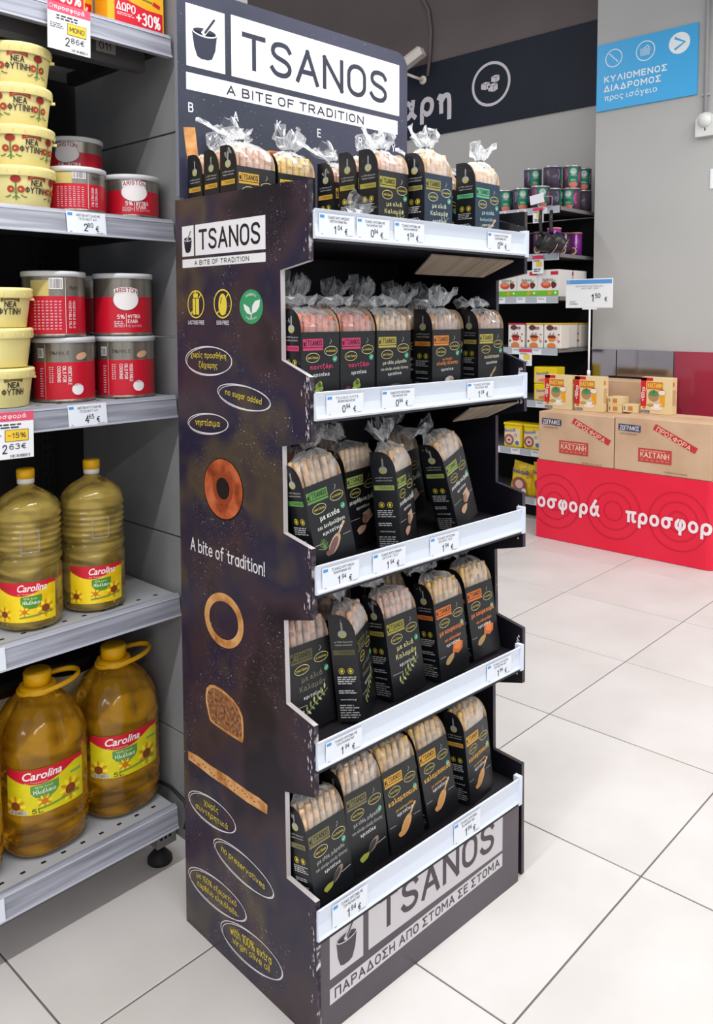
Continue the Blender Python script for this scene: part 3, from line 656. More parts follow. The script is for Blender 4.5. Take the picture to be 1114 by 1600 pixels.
def oval(cx, cy, rx, ry, rot, txt, wid, hh, l=0):
    rx *= 1.03; ry *= 1.08
    d.ring(cx, cy, rx, ry, .0022, OV, l, 44, rot, .025); d.ring(cx+.002, cy-.0015, rx*1.0, ry*.97, .0016, OV, l+1, 44, rot+.05, -.02)
    ct, st_ = math.cos(rot), math.sin(rot); n = len(txt)
    for i, t in enumerate(txt):
        hh_ = hh*.86; oy = ((n-1)/2-i)*hh_*1.15-hh_*.5; ww = wid[i]*.93
        d.text(t, cx+(-ww/2)*ct-oy*st_, cy+(-ww/2)*st_+oy*ct, ww, hh_, YE, l+1, rot=rot, bold=-.004)
oval(-.340, 1.306, .083, .029, 0, ['χωρίς προσθήκη', 'ζάχαρης'], [.142, .075], .021)
oval(-.217, 1.237, .086, .023, -.10, ['no sugar added'], [.132], .019)
oval(-.345, 1.172, .073, .021, .05, ['νηστίσιμα'], [.10], .022)
oval(-.351, .312, .088, .030, .04, ['χωρίς', 'συντηρητικά'], [.06, .135], .0215)
oval(-.237, .240, .102, .030, -.06, ['no preservatives'], [.165], .021)
oval(-.336, .131, .107, .033, .05, ['με 100% εξαιρετικό', 'παρθένο ελαιόλαδο'], [.165, .165], .021)
oval(-.212, .073, .104, .036, .08, ['with 100% extra', 'virgin olive oil'], [.155, .14], .023)
d.text('A bite of tradition!', -.418, .884, .267, .030, LW, 0)
BRD = noise_mat('printed_rusk_red', [(112, 42, 22), (176, 84, 48), (204, 112, 70)], 22, 4, .5); BRL = noise_mat('printed_rusk_light', [(170, 104, 48), (208, 152, 92), (226, 176, 120)], 26, 4, .5)
BRS = noise_mat('printed_bread_crumb', [(70, 44, 28), (140, 92, 60), (176, 128, 90)], 130, 5, .6)
d.ell(-.291, 1.038, .072, .066, (44, 18, 14), 0, 36, .15); d.ell(-.291, 1.039, .069, .063, BRD, 1, 36, .15); d.ell(-.291, 1.041, .024, .024, (30, 22, 26), 2, 24)
d.ring(-.291, 1.040, .036, .034, .011, (150, 64, 36), 3, 28)
d.ring(-.295, .757, .070, .060, .018, BRL, 0, 36, .1, .03)
d.poly([(-.366, .555), (-.367, .572), (-.362, .588), (-.350, .599), (-.332, .604), (-.31, .604), (-.285, .601), (-.262, .595), (-.243, .585), (-.231, .570), (-.228, .55), (-.228, .525), (-.232, .513), (-.25, .5125), (-.29, .513), (-.33, .515), (-.350, .518), (-.357, .530)], BRL, 0)
d.poly([(-.360, .557), (-.361, .571), (-.356, .584), (-.346, .593), (-.330, .598), (-.31, .598), (-.285, .595), (-.264, .589), (-.248, .580), (-.237, .567), (-.234, .55), (-.234, .53), (-.238, .519), (-.26, .518), (-.33, .520), (-.346, .523), (-.352, .535)], BRS, 1)
d.stroke([(-.441, .405), (-.40, .4065), (-.35, .404), (-.29, .406), (-.22, .404), (-.175, .406), (-.150, .405)], [.020, .024, .025, .026, .026, .025, .020], BRL, 0)
for k in range(22): d.ell(-.43+.012*k+rw.uniform(-.004, .004), .405+rw.uniform(-.007, .007), .003, .0014, (110, 62, 34), 1, 8)
d.build('lettering', lambda a, b, h: (-h, -a, b), sp_l)
# header print
d = Dec(); NB = (44, 48, 66); HW = (240, 240, 243)
d.rect(.025, 1.944, .127, 2.077, HW, 0); d.rect(.144, 1.944, .700, 2.080, HW, 0); d.rect(.024, 1.893, .694, 1.930, HW, 0)
mortar(d, .040, 1.965, .066, .095, NB, HW, 1)
d.text('TSANOS', .174, 1.967, .478, .083, NB, 1, bold=.020); d.text('A BITE OF TRADITION', .130, 1.900, .434, .022, NB, 1, bold=.04)
for ch, x in (('B', .028), ('A', .147), ('K', .273), ('E', .402), ('R', .545), ('Y', .670)): d.text(ch, x, 1.845, None, .021, (225, 228, 236), 1, bold=.02)
d.stroke([(.030, 1.812), (.036, 1.76), (.05, 1.70), (.06, 1.64), (.07, 1.60)], .030, BRL, 0)
d.ell(.277, 1.775, .06, .018, BRL, 0, 24); d.ell(.277, 1.777, .05, .013, BRD, 1, 24)
d.build('lettering', lambda a, b, h: (a, .446-h, b), head)
# base print
d = Dec(); BW = (206, 202, 206); BK = (72, 64, 72)
d.rect(.043, .105, .134, .222, BW, 0); d.rect(.149, .108, .604, .222, BW, 0); d.poly([(.043, .053), (.604, .068), (.604, .101), (.043, .086)], BW, 0)
mortar(d, .060, .116, .056, .090, BK, BW, 1)
d.text('TSANOS', .180, .128, .390, .074, BK, 1, bold=.034); d.text('ΠΑΡΑΔΟΣΗ ΑΠΟ ΣΤΟΜΑ ΣΕ ΣΤΟΜΑ', .056, .060, .537, .021, BK, 1, bold=.045, rot=.026)
d.build('lettering', lambda a, b, h: (a-.007, .004-h, min(b+.004, .2085)), base)
# price rails with their tags
LIPM = pm((34, 32, 36), .6)
RZ = [(.215, .279), (.551, .607), (.886, .942), (1.209, 1.262), (1.538, 1.592)]
TAGS = [[(.030, .030, 'ΤΣΑΝΟΣ ΚΡΙΤΣΙΝΙΑ ΜΕ', 'ΤΣΙΑ ΜΑΡΑΘΟ 150Γ', '1', '94'), (.395, 0, 'ΤΣΑΝΟΣ ΚΡΙΤΣΙΝΙΑ', 'ΚΑΛΑΜΠΟΚΙ 150Γ', '1', '94')],
        [(.015, 0, 'ΤΣΑΝΟΣ ΚΡΙΤΣΙΝΙΑ ΜΕ', 'ΕΛΙΑ ΚΑΛΑΜΩΝ 150Γ', '1', '94'), (.510, 0, 'ΤΣΑΝΟΣ ΚΡΙΤΣΙΝΙΑ', 'ΚΟΥΡΚΟΥΜΑ 150Γ', '1', '94')],
        [(.008, 0, 'ΤΣΑΝΟΣ ΚΡΙΤ ΚΙΝΟΑ', 'ΔΕΝΔΡΟΛΙΒΑΝΟ 150Γ', '1', '94'), (.140, 0, 'ΤΣΑΝΟΣ ΚΡΙΤΣ ΚΡΙΘΑΡΙ', 'ΒΡΩΜΗ 150Γ', '1', '94'), (.310, 0, 'ΤΣΑΝΟΣ ΚΡΙΤΣΙΝΙΑ', 'ΒΡΩΜΗ 150Γ', '1', '94')],
        [(.020, 0, 'ΤΣΑΝΟΣ ΚΡΙΤΣ', 'ΒΡΩΣΙΜΟ ΠΑΝΤΖΑΡΙ 150Γ', '0', '94'), (.165, 0, 'ΤΣΑΝΟΣ ΚΡΙΤΣ ΜΕΣΟΓΕΙΑΚΑ', 'ΤΣΙΑ ΜΑΡΑΘΟ 150Γ', '0', '94'), (.430, 0, 'ΤΣΑΝΟΣ ΚΡΙΤΣΙΝΙΑ', 'ΠΟΛΥΣΠΟΡΑ 150Γ', '1', '04')],
        [(.004, 0, 'ΤΣΑΝΟΣ ΚΡΙΤΣ ΦΡΕΣΚΟΥ', 'ΧΡΙΣΤΟΥΓΕΝΝΙΑΤΙΚΑ', '1', '04'), (.098, 0, 'ΤΣΑΝΟΣ ΚΡΙΤΣΙΝΙΑ ΜΕ', 'ΚΑΛΑΜΠΟΚΙ 150Γ', '0', '94'), (.200, 0, 'ΤΣΑΝΟΣ ΚΡΙΤΣΙΝΙΑ ΜΕ', 'ΕΛΙΑ ΚΑΛΑΜΩΝ 150Γ', '1', '04'), (.498, 0, 'ΤΣΑΝΟΣ ΚΡΙΤΣΙΝΙΑ', 'ΔΕΝΔΡΟΛΙΒΑΝΟ 150Γ', '0', '94')]]
for k, (za, zb) in enumerate(RZ):
    m = M()
    pr = [(-.010, za), (-.013, za+.004), (-.0105, za+.010), (-.0085, (za+zb)/2), (-.0095, zb-.006), (-.012, zb-.001), (-.009, zb), (-.006, zb-.002), (-.004, zb-.004), (-.004, za)]
    m.prism(pr, lambda a, b, t: (t, a, b), -.004, .648, RAILM)
    m.box(-.002, .646, -.010, -.002, za-.005, za-.0004, LIPM)
    m.box(.640, .652, -.014, .004, za-.003, zb+.004, RAILM)
    m.box(.0125, .648, -.003, .011, za+.001, SH[k]-.013 if SH[k]-.013 > za else za+.004, LIPM)
    r_ = m.build('price_rail', stand)
    for (u, dz, l1, l2, e, c) in TAGS[k]:
        d = Dec(); price_print(d, u, za+.006, .088 if k == 4 else .095, zb-za-.014, l1, l2, e, c)
        d.build('price_tag', lambda a, b, h: (a, -.0100-.0005-h, b), r_)
# folded inner corner gusset at right of top shelf
m = M(); m.add([(.689, .02, 1.61), (.689, .12, 1.64), (.655, .13, 1.64), (.650, .135, 1.557), (.689, .02, 1.557)], [(0, 1, 2), (0, 2, 3), (0, 3, 4)], INNER); m.build('gusset', stand)

# ------------------------------------------------------------------ breadstick packs
def stick_mat(n, c): return noise_mat(n, [tuple(int(x*.72) for x in c), c, tuple(min(255, int(x*1.1)) for x in c)], 70, 5, .62, .25, bump=.5)
ST = dict(pale=stick_mat('baked_pale', (238, 200, 158)), pink=stick_mat('baked_pink', (228, 134, 106)), tan=stick_mat('baked_tan', (228, 190, 146)), seed=stick_mat('baked_seeded', (198, 152, 114)),
          gold=stick_mat('baked_gold', (236, 190, 112)), yellow=stick_mat('baked_yellow', (228, 190, 84)), rosy=stick_mat('baked_rosy', (222, 176, 146)))
STICKS = {}
def stick_mesh(matk, L, var):
    k = (matk, L, var)
    if k in STICKS: return STICKS[k]
    r = random.Random(var*13+5); n = 9; pts = []; rs = []
    for i in range(n):
        t = i/(n-1); pts.append((.0012*math.sin(3*t+var), .0012*math.cos(2.3*t+var*2), t*L)); rs.append((.0072+.0006*r.uniform(-1, 1))*(.86 if i in (0, n-1) else 1))
    pts.insert(0, (pts[0][0], pts[0][1], -.001)); rs.insert(0, .002); pts.append((pts[-1][0], pts[-1][1], L+.0025)); rs.append(.0042)
    m = M(); m.tube(pts, rs, ST[matk], 9); me = m.build('breadstick'); STICKS[k] = me.data; bpy.data.objects.remove(me)
    return STICKS[k]
FL = dict(
    beet=dict(lg=(206, 66, 112), st='pink', tx=[('παντζάρι', (226, 70, 120), .60, .082), ('κριτσίνια', (235, 235, 235), .42, .066)], pic='beet'),
    chia=dict(lg=(186, 172, 84), st='tan', tx=[('με chia, μάραθο', (214, 214, 190), .70, .07), ('και αλεύρι ολικής άλεσης', (214, 214, 190), .80, .055), ('κριτσίνια', (235, 235, 235), .40, .06)], pic='bowl'),
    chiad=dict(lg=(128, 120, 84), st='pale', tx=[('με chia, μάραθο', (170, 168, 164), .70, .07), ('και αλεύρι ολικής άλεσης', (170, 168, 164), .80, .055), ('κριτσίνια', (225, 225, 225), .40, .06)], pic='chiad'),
    whole=dict(lg=(226, 140, 62), st='seed', tx=[('με αλεύρι', (226, 150, 80), .34, .05), ('ολικής άλεσης', (230, 150, 80), .74, .075), ('κριτσίνια', (235, 235, 235), .42, .06)], pic='garlic'),
    multi=dict(lg=(190, 178, 88), st='seed', tx=[('πολύσπορα', (214, 206, 170), .58, .075), ('κριτσίνια', (235, 235, 235), .42, .06)], pic='spike'),
    quinoa=dict(lg=(98, 150, 78), st='tan', tx=[('με κινόα', (232, 234, 226), .50, .085), ('και δενδρολίβανο', (210, 216, 200), .70, .06), ('κριτσίνια', (232, 232, 232), .50, .06)], pic='quinoa'),
    barley=dict(lg=(160, 178, 96), st='tan', tx=[('με κριθάρι και βρώμη', (232, 234, 226), .84, .075), ('κριτσίνια', (232, 232, 232), .42, .055)], pic='bucket'),
    olive=dict(lg=(164, 156, 66), st='rosy', tx=[('με ελιά', (214, 208, 150), .50, .085), ('Καλαμών', (214, 208, 150), .62, .085), ('κριτσίνια', (232, 232, 232), .46, .055)], pic='olive'),
    olived=dict(lg=(96, 92, 58), st='rosy', tx=[('με ελιά', (120, 118, 100), .50, .085), ('Καλαμών', (120, 118, 100), .62, .085), ('κριτσίνια', (225, 225, 225), .46, .055)], pic='olive'),  # dimmer copy of the olive print, shade put into its ink colours
    turm=dict(lg=(226, 122, 56), st='gold', tx=[('με κουρκουμά', (236, 136, 76), .84, .09), ('και κάλιανδρο', (236, 136, 76), .56, .055), ('κριτσίνια', (232, 232, 232), .46, .06)], pic='turm'),
    corn=dict(lg=(222, 168, 66), st='gold', tx=[('καλαμποκιού', (228, 176, 84), .86, .095), ('με καλαμπόκι', (228, 176, 84), .50, .045), ('κριτσίνια', (232, 232, 232), .46, .06)], pic='scoop'),
    amber=dict(lg=(206, 160, 62), st='rosy', tx=[('με σουσάμι', (226, 190, 110), .6, .08), ('κριτσίνια', (232, 232, 232), .46, .06)], pic='spike'),
    yel=dict(lg=(206, 176, 62), st='yellow', tx=[('καλαμποκιού', (226, 190, 110), .8, .08), ('κριτσίνια', (232, 232, 232), .46, .06)], pic='scoop'),
    oliveb=dict(lg=(150, 142, 78), st='pale', bg=(34, 52, 74), tx=[('με ελιά', (206, 212, 190), .50, .085), ('Καλαμών', (206, 212, 190), .62, .085), ('κριτσίνια', (232, 232, 232), .46, .055)], pic='oliveb'),
    quinob=dict(lg=(96, 176, 130), st='pale', bg=(36, 56, 78), tx=[('με κινόα', (170, 200, 200), .50, .085), ('δενδρολίβανο', (170, 200, 200), .66, .06), ('κριτσίνια', (232, 232, 232), .46, .055)], pic='quinoa'),
    green=dict(lg=(80, 170, 70), st='pale', tx=[('με κινόα', (180, 200, 170), .50, .085), ('κριτσίνια', (232, 232, 232), .46, .055)], pic='quinoa'),
)
def pic(d, kind, w, h):
    cx, cy = w*.62, h*.15
    if kind == 'beet':
        d.ell(w*.22, h*.085, w*.10, h*.075, (122, 46, 84), 1); d.ell(w*.40, h*.065, w*.10, h*.055, (176, 50, 96), 2); d.ell(w*.19, h*.10, w*.03, h*.02, (196, 150, 172), 3)
        for k in range(6): d.ell(w*(.44+.05*math.cos(k)), h*(.16+.05*math.sin(k*1.7)), w*.07, h*.04, [(150, 176, 76), (184, 200, 110)][k % 2], 3+k % 2, 10, k)
    elif kind in ('bowl',):
        d.ell(w*.55, h*.085, w*.22, h*.055, (140, 130, 108), 1); d.ell(w*.55, h*.095, w*.20, h*.04, (84, 78, 72), 2); d.ell(w*.26, h*.04, w*.09, h*.03, (150, 150, 84), 2)
    elif kind == 'chiad':
        d.ell(w*.62, h*.17, w*.17, h*.05, (150, 132, 118), 1, 20, .6); d.ell(w*.58, h*.16, w*.14, h*.035, (74, 66, 64), 2, 20, .6); d.ell(w*.36, h*.08, w*.13, h*.04, (168, 172, 72), 2, 12, .2, .1)
        d.stroke([(w*.72, h*.15), (w*.95, h*.17)], .001, (220, 220, 220), 1)
    elif kind == 'garlic':
        d.ell(w*.58, h*.12, w*.16, h*.075, (206, 188, 172), 1, 9, .3, .1); d.ell(w*.52, h*.11, w*.07, h*.06, (226, 212, 198), 2, 8); d.ell(w*.65, h*.12, w*.05, h*.05, (176, 156, 140), 2, 8)
    elif kind == 'spike':
        for k in range(7): d.ell(w*(.36+.05*k), h*(.04+.035*k), w*.06, h*.022, (196, 168, 120) if k % 2 else (164, 134, 92), 1+k % 2, 10, .9)
    elif kind in ('scoop', 'quinoa'):
        c = (222, 160, 96) if kind == 'scoop' else (132, 96, 96); hc = (226, 176, 124) if kind == 'scoop' else (214, 178, 146)
        d.ell(w*.50, h*.15, w*.22, h*.065, hc, 1, 24, .75); d.ell(w*.48, h*.145, w*.17, h*.045, c, 2, 20, .75)
        d.stroke([(w*.62, h*.23), (w*.80, h*.345)], w*.045, hc, 1); d.ell(w*.80, h*.345, w*.045, h*.02, hc, 2, 12, .6)
        d.ell(w*.36, h*.08, w*.12, h*.035, c, 3, 14, .1, .08)
        if kind == 'quinoa':
            for k in range(9): d.stroke([(w*.26, h*.13), (w*(.10+.035*k), h*(.26-.006*(k-4)**2))], .0012, (126, 158, 86), 1)
        d.stroke([(w*.04, h*.21), (w*.22, h*.21)], .0008, (210, 210, 210), 1); d.stroke([(w*.74, h*.21), (w*.94, h*.21)], .0008, (210, 210, 210), 1)
    elif kind == 'bucket':
        d.poly([(w*.50, h*.32), (w*.74, h*.36), (w*.82, h*.24), (w*.60, h*.17)], (216, 176, 156), 1); d.ell(w*.56, h*.245, w*.10, h*.05, (176, 128, 100), 2, 16, 1.1)
        d.ell(w*.44, h*.12, w*.15, h*.05, (226, 178, 148), 2, 14, .2, .1); d.stroke([(w*.04, h*.27), (w*.40, h*.27)], .0008, (210, 210, 210), 1); d.stroke([(w*.82, h*.27), (w*.96, h*.27)], .0008, (210, 210, 210), 1)
    elif kind in ('olive', 'oliveb'):
        c1, c2 = ((150, 160, 92), (206, 208, 150)) if kind == 'olive' else ((150, 160, 140), (200, 204, 184))
        d.stroke([(w*.25, h*.07), (w*.5, h*.17), (w*.86, h*.30)], .0015, c1, 1)
        for k in range(13): d.ell(w*(.25+.045*k), h*(.09+.018*k+.035*(-1)**k), w*.055, h*.014, c1 if k % 3 else c2, 2, 8, .4+1.1*(-1)**k)
        d.stroke([(w*.06, h*.20), (w*.36, h*.20)], .0008, (210, 210, 210), 1)
    elif kind == 'turm':
        d.poly([(w*.46, h*.20), (w*.52, h*.32), (w*.62, h*.34), (w*.84, h*.29), (w*.80, h*.20), (w*.66, h*.16)], (224, 118, 60), 1); d.poly([(w*.52, h*.24), (w*.60, h*.31), (w*.78, h*.28), (w*.70, h*.20)], (240, 146, 84), 2)
        d.ell(w*.36, h*.13, w*.17, h*.045, (196, 164, 106), 1, 16, .45, .05); d.stroke([(w*.04, h*.19), (w*.22, h*.19)], .0008, (210, 210, 210), 1)
PK = {}
def bag_mesh(w, dp, h, zs, var):
    """clear film hood over the sticks, gathered at a neck and flaring above"""
    r = random.Random(var*7+1); n = 36
    cx, cy = w/2, dp/2
    V = var % 6
    # neck offset, lean of the gathered tail, tail height, tail width, tail depth
    nx_, ny_, tx, ty, th, tw, td = {0: (.004, .006, .012, .006, .046, .30, .30), 1: (-.006, .018, -.004, .030, .004, .42, .34), 2: (.014, .008, .024, .004, .040, .26, .42),
                                    3: (-.016, .010, -.030, .014, .030, .34, .38), 4: (.0, .012, .004, .012, .040, .36, .30), 5: (.010, .020, .012, .034, .010, .46, .30)}[V]
    lv = [(h-.02, .500, .498, .2, 0), (h+.010, .503, .500, .4, 0), ((h+zs)/2, .50, .505, 1.3, 0), (zs-.010, .505, .50, 1.5, .1), (zs+.001, .475, .455, 2.0, .2), (zs+.008, .38, .37, 2.6, .45), (zs+.014, .24, .24, 2.6, .75), (zs+.019, .085, .12, 1, 1)]
    nz_ = zs+.019
    lv2 = [(.12, .35, .30), (.35, .68, .60), (.62, .92, .85), (.85, 1.05, 1.0), (1.0, .95, 1.05)]
    vs = []; ring = 0; ph = [r.uniform(0, 6.3) for _ in range(4)]
    def sec(z, rx, ry, ox, oy, amp, ex, zz=0):
        for k in range(n):
            a = 2*math.pi*k/n; ca, sa = math.cos(a), math.sin(a); q = (abs(ca)**ex+abs(sa)**ex)**(-1/ex)
            nn = r.uniform(-1, 1)*amp*.0018*(1 if k % 2 else -.8)
            fr = 1+zz*(.34*math.sin(3*a+ph[0])+.20*math.sin(7*a+ph[1])+.09*r.uniform(-1, 1))
            vs.append((cx+ox+(rx*w*q)*ca*fr+nn*ca, cy+oy+(ry*w*q)*sa*fr+nn*sa, z+r.uniform(-1, 1)*.0012*amp+zz*.010*math.sin(3*a+ph[2])+zz*.006*r.uniform(-1, 1)))
    kd = dp/w
    for (z, rx, ry, am, k_) in lv: sec(z, rx, ry*kd, nx_*k_, ny_*k_, am, 5 if z < zs-.005 else 2.6); ring += 1
    for (t, rx, ry) in lv2: sec(nz_+th*t+(0 if th > .02 else .012*math.sin(3*t)), tw*rx*1.2, td*ry*.6, nx_+tx*t, ny_+ty*t, 2.6, 2, .35+.65*t); ring += 1
    fs = []
    for i in range(ring-1):
        for k in range(n):
            a = i*n+k; b_ = i*n+(k+1) % n
            fs += [(a, b_, b_+n), (a, b_+n, a+n)] if (k+i) % 2 else [(a, b_, a+n), (b_, b_+n, a+n)]
    m = M(); m.add(vs, fs, FILM)
    return m, (cx+nx_, cy+ny_, nz_)
def make_pack(fl, w, dp, h, L, var, label, group, detail=True):
    key = (fl, w, h, L, var, detail)
    root = empty('breadstick_pack', (0, 0, 0), label=label, cat='breadsticks', group=group)
    if key in PK:
        for ch in PK[key]:
            c = ch.copy(); COL.objects.link(c); c.parent = root
            for g in ch.children:
                e = g.copy(); COL.objects.link(e); e.parent = c
        return root
    F = FL[fl]; bgm = pm(F['bg'], .4, .4) if 'bg' in F else BLACKC
    T = .0008; hs = h+.045
    m = M()
    m.box(0, w, 0, T, 0, h, bgm); m.box(0, w, 0, dp, 0, T, BLACKC)
    arc = [(0, 0), (dp, 0), (dp, hs)]+[(dp*.62-dp*.62*math.sin(t), h+(hs-h)*math.cos(t)**1.0) for t in [R(x) for x in (0, 15, 30, 45, 60, 75, 90)]]
    for x0, mo, mi_ in ((0, BLACKC, CREAM), (w-T, CREAM, BLACKC)):
        m.prism(arc, lambda a, b, t: (t, a, b), x0+.00005, x0+T, mo, mi_, BLACKC)
    m.box(T, w-T, dp-T, dp, 0, h-.01, CREAM)
    ct = m.build('carton', root)
    d = Dec(); LG = F['lg']; kx = w/.112
    lx, ly, lw, lh = .005*kx, h-.035, .058*kx, .022
    logo(d, lx, ly, lw, lh, LG, (24, 24, 28), None, 1)
    if detail:
        for (ox, oy, t1) in ((.033*kx, h-.049, 'χωρίς ζάχαρη'), (.086*kx, h-.037, 'με ελαιόλαδο')):
            d.ring(ox, oy, .0195*kx, .0095, .0011, (222, 214, 150), 1, 20, .05); d.text(t1, ox-.0145*kx, oy-.003, .029*kx, .006, (220, 200, 80), 1, bold=.01)
        d.stroke([(.082*kx, h-.024), (.088*kx, h-.018), (.085*kx, h-.014)], .0008, (210, 210, 210), 1)
        d.ell(w*.87, h*.64, .0062, .0062, (70, 160, 126), 1, 18); d.stroke([(w*.87-.003, h*.64), (w*.87-.0005, h*.64-.0025), (w*.87+.004, h*.64+.003)], .0013, (235, 240, 236), 2)
        y = h-.062-F['tx'][0][3]*h*.5
        for (t, c, wf, hf) in F['tx']:
            hh = hf*h; ww = wf*w; d.text(t, w*.50-ww/2+w*.02, y-hh*.5, ww, hh, c, 1, rot=.035, bold=.032); y -= hh*1.18+.001
        n0 = len(d.it); pic(d, F['pic'], w, h)
        for q_ in range(n0, len(d.it)): vs_, f_, c_, l_ = d.it[q_]; d.it[q_] = ([(x_, y_+h*.10) for x_, y_ in vs_], f_, c_, l_)
    pr = d.build('front_print', lambda a, b, hh: (a, -hh, b), ct)
    # left side print
    d = Dec(); q = dp
    d.ell(q*.5, h+.006, q*.17, .008, (170, 170, 160), 1, 16); d.stroke([(q*.5, h+.012), (q*.5, h+.030)], q*.07, (150, 150, 146), 1); d.ell(q*.5, h+.003, q*.09, .004, (186, 176, 60), 2, 12)
    d.text('με 100% εξαιρετικό', q*.16, h-.012, q*.7, .0042, (200, 200, 200), 1); d.text('παρθένο ελαιόλαδο', q*.18, h-.018, q*.66, .0042, (200, 200, 200), 1)
    d.rect(q*.08, h-.036, q*.90, h-.026, LG, 1); d.text('TSANOS', q*.28, h-.0335, q*.56, .005, (24, 24, 28), 2)
    for xx in (.33, .67): d.ring(q*xx, h*.60, .0062, .0062, .001, YE, 1, 16); d.ell(q*xx, h*.60, .0028, .0036, YE, 1, 10)
    d.lines(q*.14, h*.44, q*.74, h*.10, 4, (196, 196, 196), 1); d.lines(q*.14, h*.33, q*.70, h*.05, 2, (196, 196, 196), 1)
    d.text('www.tsanos.gr', q*.18, h*.25, q*.62, .0045, (232, 232, 232), 1); d.lines(q*.12, h*.04, q*.76, h*.17, 6, (170, 170, 170), 1)
    d.build('side_print', lambda a, b, hh: (-hh, q-a, b), ct)
    r = random.Random(var*31+len(fl))
    nx = 6
    for row in range(2):
        for i in range(nx):
            me = stick_mesh(F['st'], L, r.randrange(4)); s = bpy.data.objects.new('breadstick', me); COL.objects.link(s); s.parent = root
            s.location = (.0105+(w-.021)*i/(nx-1), dp*(.27+.40*row)+r.uniform(-.002, .002), .002+r.uniform(0, .006)); s.rotation_euler = (r.uniform(-.008, .008), r.uniform(-.008, .008), r.uniform(0, 6))
    bm, nk = bag_mesh(w-.003, dp-.003, h, L+.004, var)
    o = bm.build('film_bag', root, (.0015, .0015, 0))
    cm = M(); cm.tube([(nk[0]-.010, nk[1]-.002, nk[2]-.002), (nk[0]+.010, nk[1]-.002, nk[2]+.002)], .0042, pm((18, 18, 20), .4), 8, flat=.8); cm.build('bag_clip', root)
    PK[key] = [c for c in root.children]
    return root
NP = [0]
def place(fl, u, v, z, w, h, L, label, group, yaw=0, lean=0, roll=0, var=None, dp=.055):
    NP[0] += 1
    if var is None: var = NP[0] % 6
    p = make_pack(fl, w, dp, h, L, var, label, group)
    rot = Euler((-R(lean), R(roll), DL+R(yaw)), 'XYZ'); Mr = rot.to_matrix()
    zmin = min((Mr @ Vector(c)).z for c in ((0, 0, 0), (w, 0, 0), (w, dp, 0), (0, dp, 0)))
    p.rotation_euler = rot; q = SW(u, v, z+.0012); p.location = (q.x, q.y, q.z-zmin)
    return p
G1, G2, G3, G4, G5 = ('breadstick packs on the top shelf of the stand', 'breadstick packs on the second shelf', 'breadstick packs on the middle shelf', 'breadstick packs on the fourth shelf', 'breadstick packs on the bottom shelf of the stand')
# bottom shelf
S5 = dict(z=SH[0], w=.110, h=.170, L=.208, group=G5)
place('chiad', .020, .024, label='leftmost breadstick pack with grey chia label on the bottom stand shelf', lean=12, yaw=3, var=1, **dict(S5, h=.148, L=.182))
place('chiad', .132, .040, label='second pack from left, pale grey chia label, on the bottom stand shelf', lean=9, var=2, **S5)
place('corn', .247, .038, label='middle corn breadstick pack with amber logo on the bottom stand shelf', lean=11, yaw=1, var=3, **S5)
place('corn', .372, .040, label='narrow-looking fourth corn pack, its left side tucked behind, on the bottom stand shelf', lean=13, yaw=2, roll=-1, var=1, **S5)
place('corn', .518, .038, label='rightmost corn breadstick pack on the bottom stand shelf, by the right panel', lean=7, yaw=8, var=4, **S5)
# fourth shelf
S4 = dict(z=SH[1], w=.110, h=.172, L=.212, group=G4)
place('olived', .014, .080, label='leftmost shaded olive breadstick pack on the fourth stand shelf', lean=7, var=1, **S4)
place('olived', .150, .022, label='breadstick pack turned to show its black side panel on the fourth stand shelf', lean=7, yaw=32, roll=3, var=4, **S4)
place('olive', .262, .046, label='olive breadstick pack with olive branch picture in the middle of the fourth stand shelf', lean=10, yaw=3, var=3, **S4)
place('turm', .410, .040, label='front turmeric breadstick pack with orange logo on the fourth stand shelf', lean=8, yaw=3, var=1, **S4)
place('turm', .548, .055, label='rightmost turmeric pack, partly behind its twin, on the fourth stand shelf', lean=10, yaw=2, var=5, **S4)
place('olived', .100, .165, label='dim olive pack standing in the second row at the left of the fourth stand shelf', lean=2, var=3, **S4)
place('turm', .33, .170, label='back row breadstick pack seen between front packs on the fourth stand shelf', lean=2, var=2, **S4)
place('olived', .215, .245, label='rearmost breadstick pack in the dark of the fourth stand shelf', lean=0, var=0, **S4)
# middle shelf
S3 = dict(z=SH[2], w=.106, h=.168, L=.206, group=G3)
place('quinoa', .040, .034, label='quinoa and rosemary pack leaning left at the left end of the middle stand shelf', lean=7, roll=-8, yaw=2, var=2, **S3)
place('barley', .195, .115, label='dark barley pack standing behind in the left half of the middle stand shelf', lean=2, roll=-2, yaw=8, var=3, **S3)
place('barley', .262, .024, label='upright barley and oats pack in front in the centre of the middle stand shelf', lean=5, yaw=24, var=4, **S3)
place('barley', .470, .040, label='barley and oats pack tilted strongly left at the right of the middle stand shelf', lean=8, roll=-13, yaw=14, var=1, **S3)
place('barley', .400, .165, label='shaded barley pack behind the tilted one on the middle stand shelf', lean=4, roll=-8, var=2, **S3)
place('beet', .045, .145, label='reddish beetroot breadstick pack in the back row of the middle stand shelf', lean=2, var=2, **S3)
place('barley', .20, .27, label='rearmost breadstick pack high in the middle of the middle stand shelf', lean=0, var=0, **dict(S3, L=.23))
place('barley', .06, .25, label='rearmost pack at the left of the middle stand shelf', lean=0, var=2, **dict(S3, L=.22))
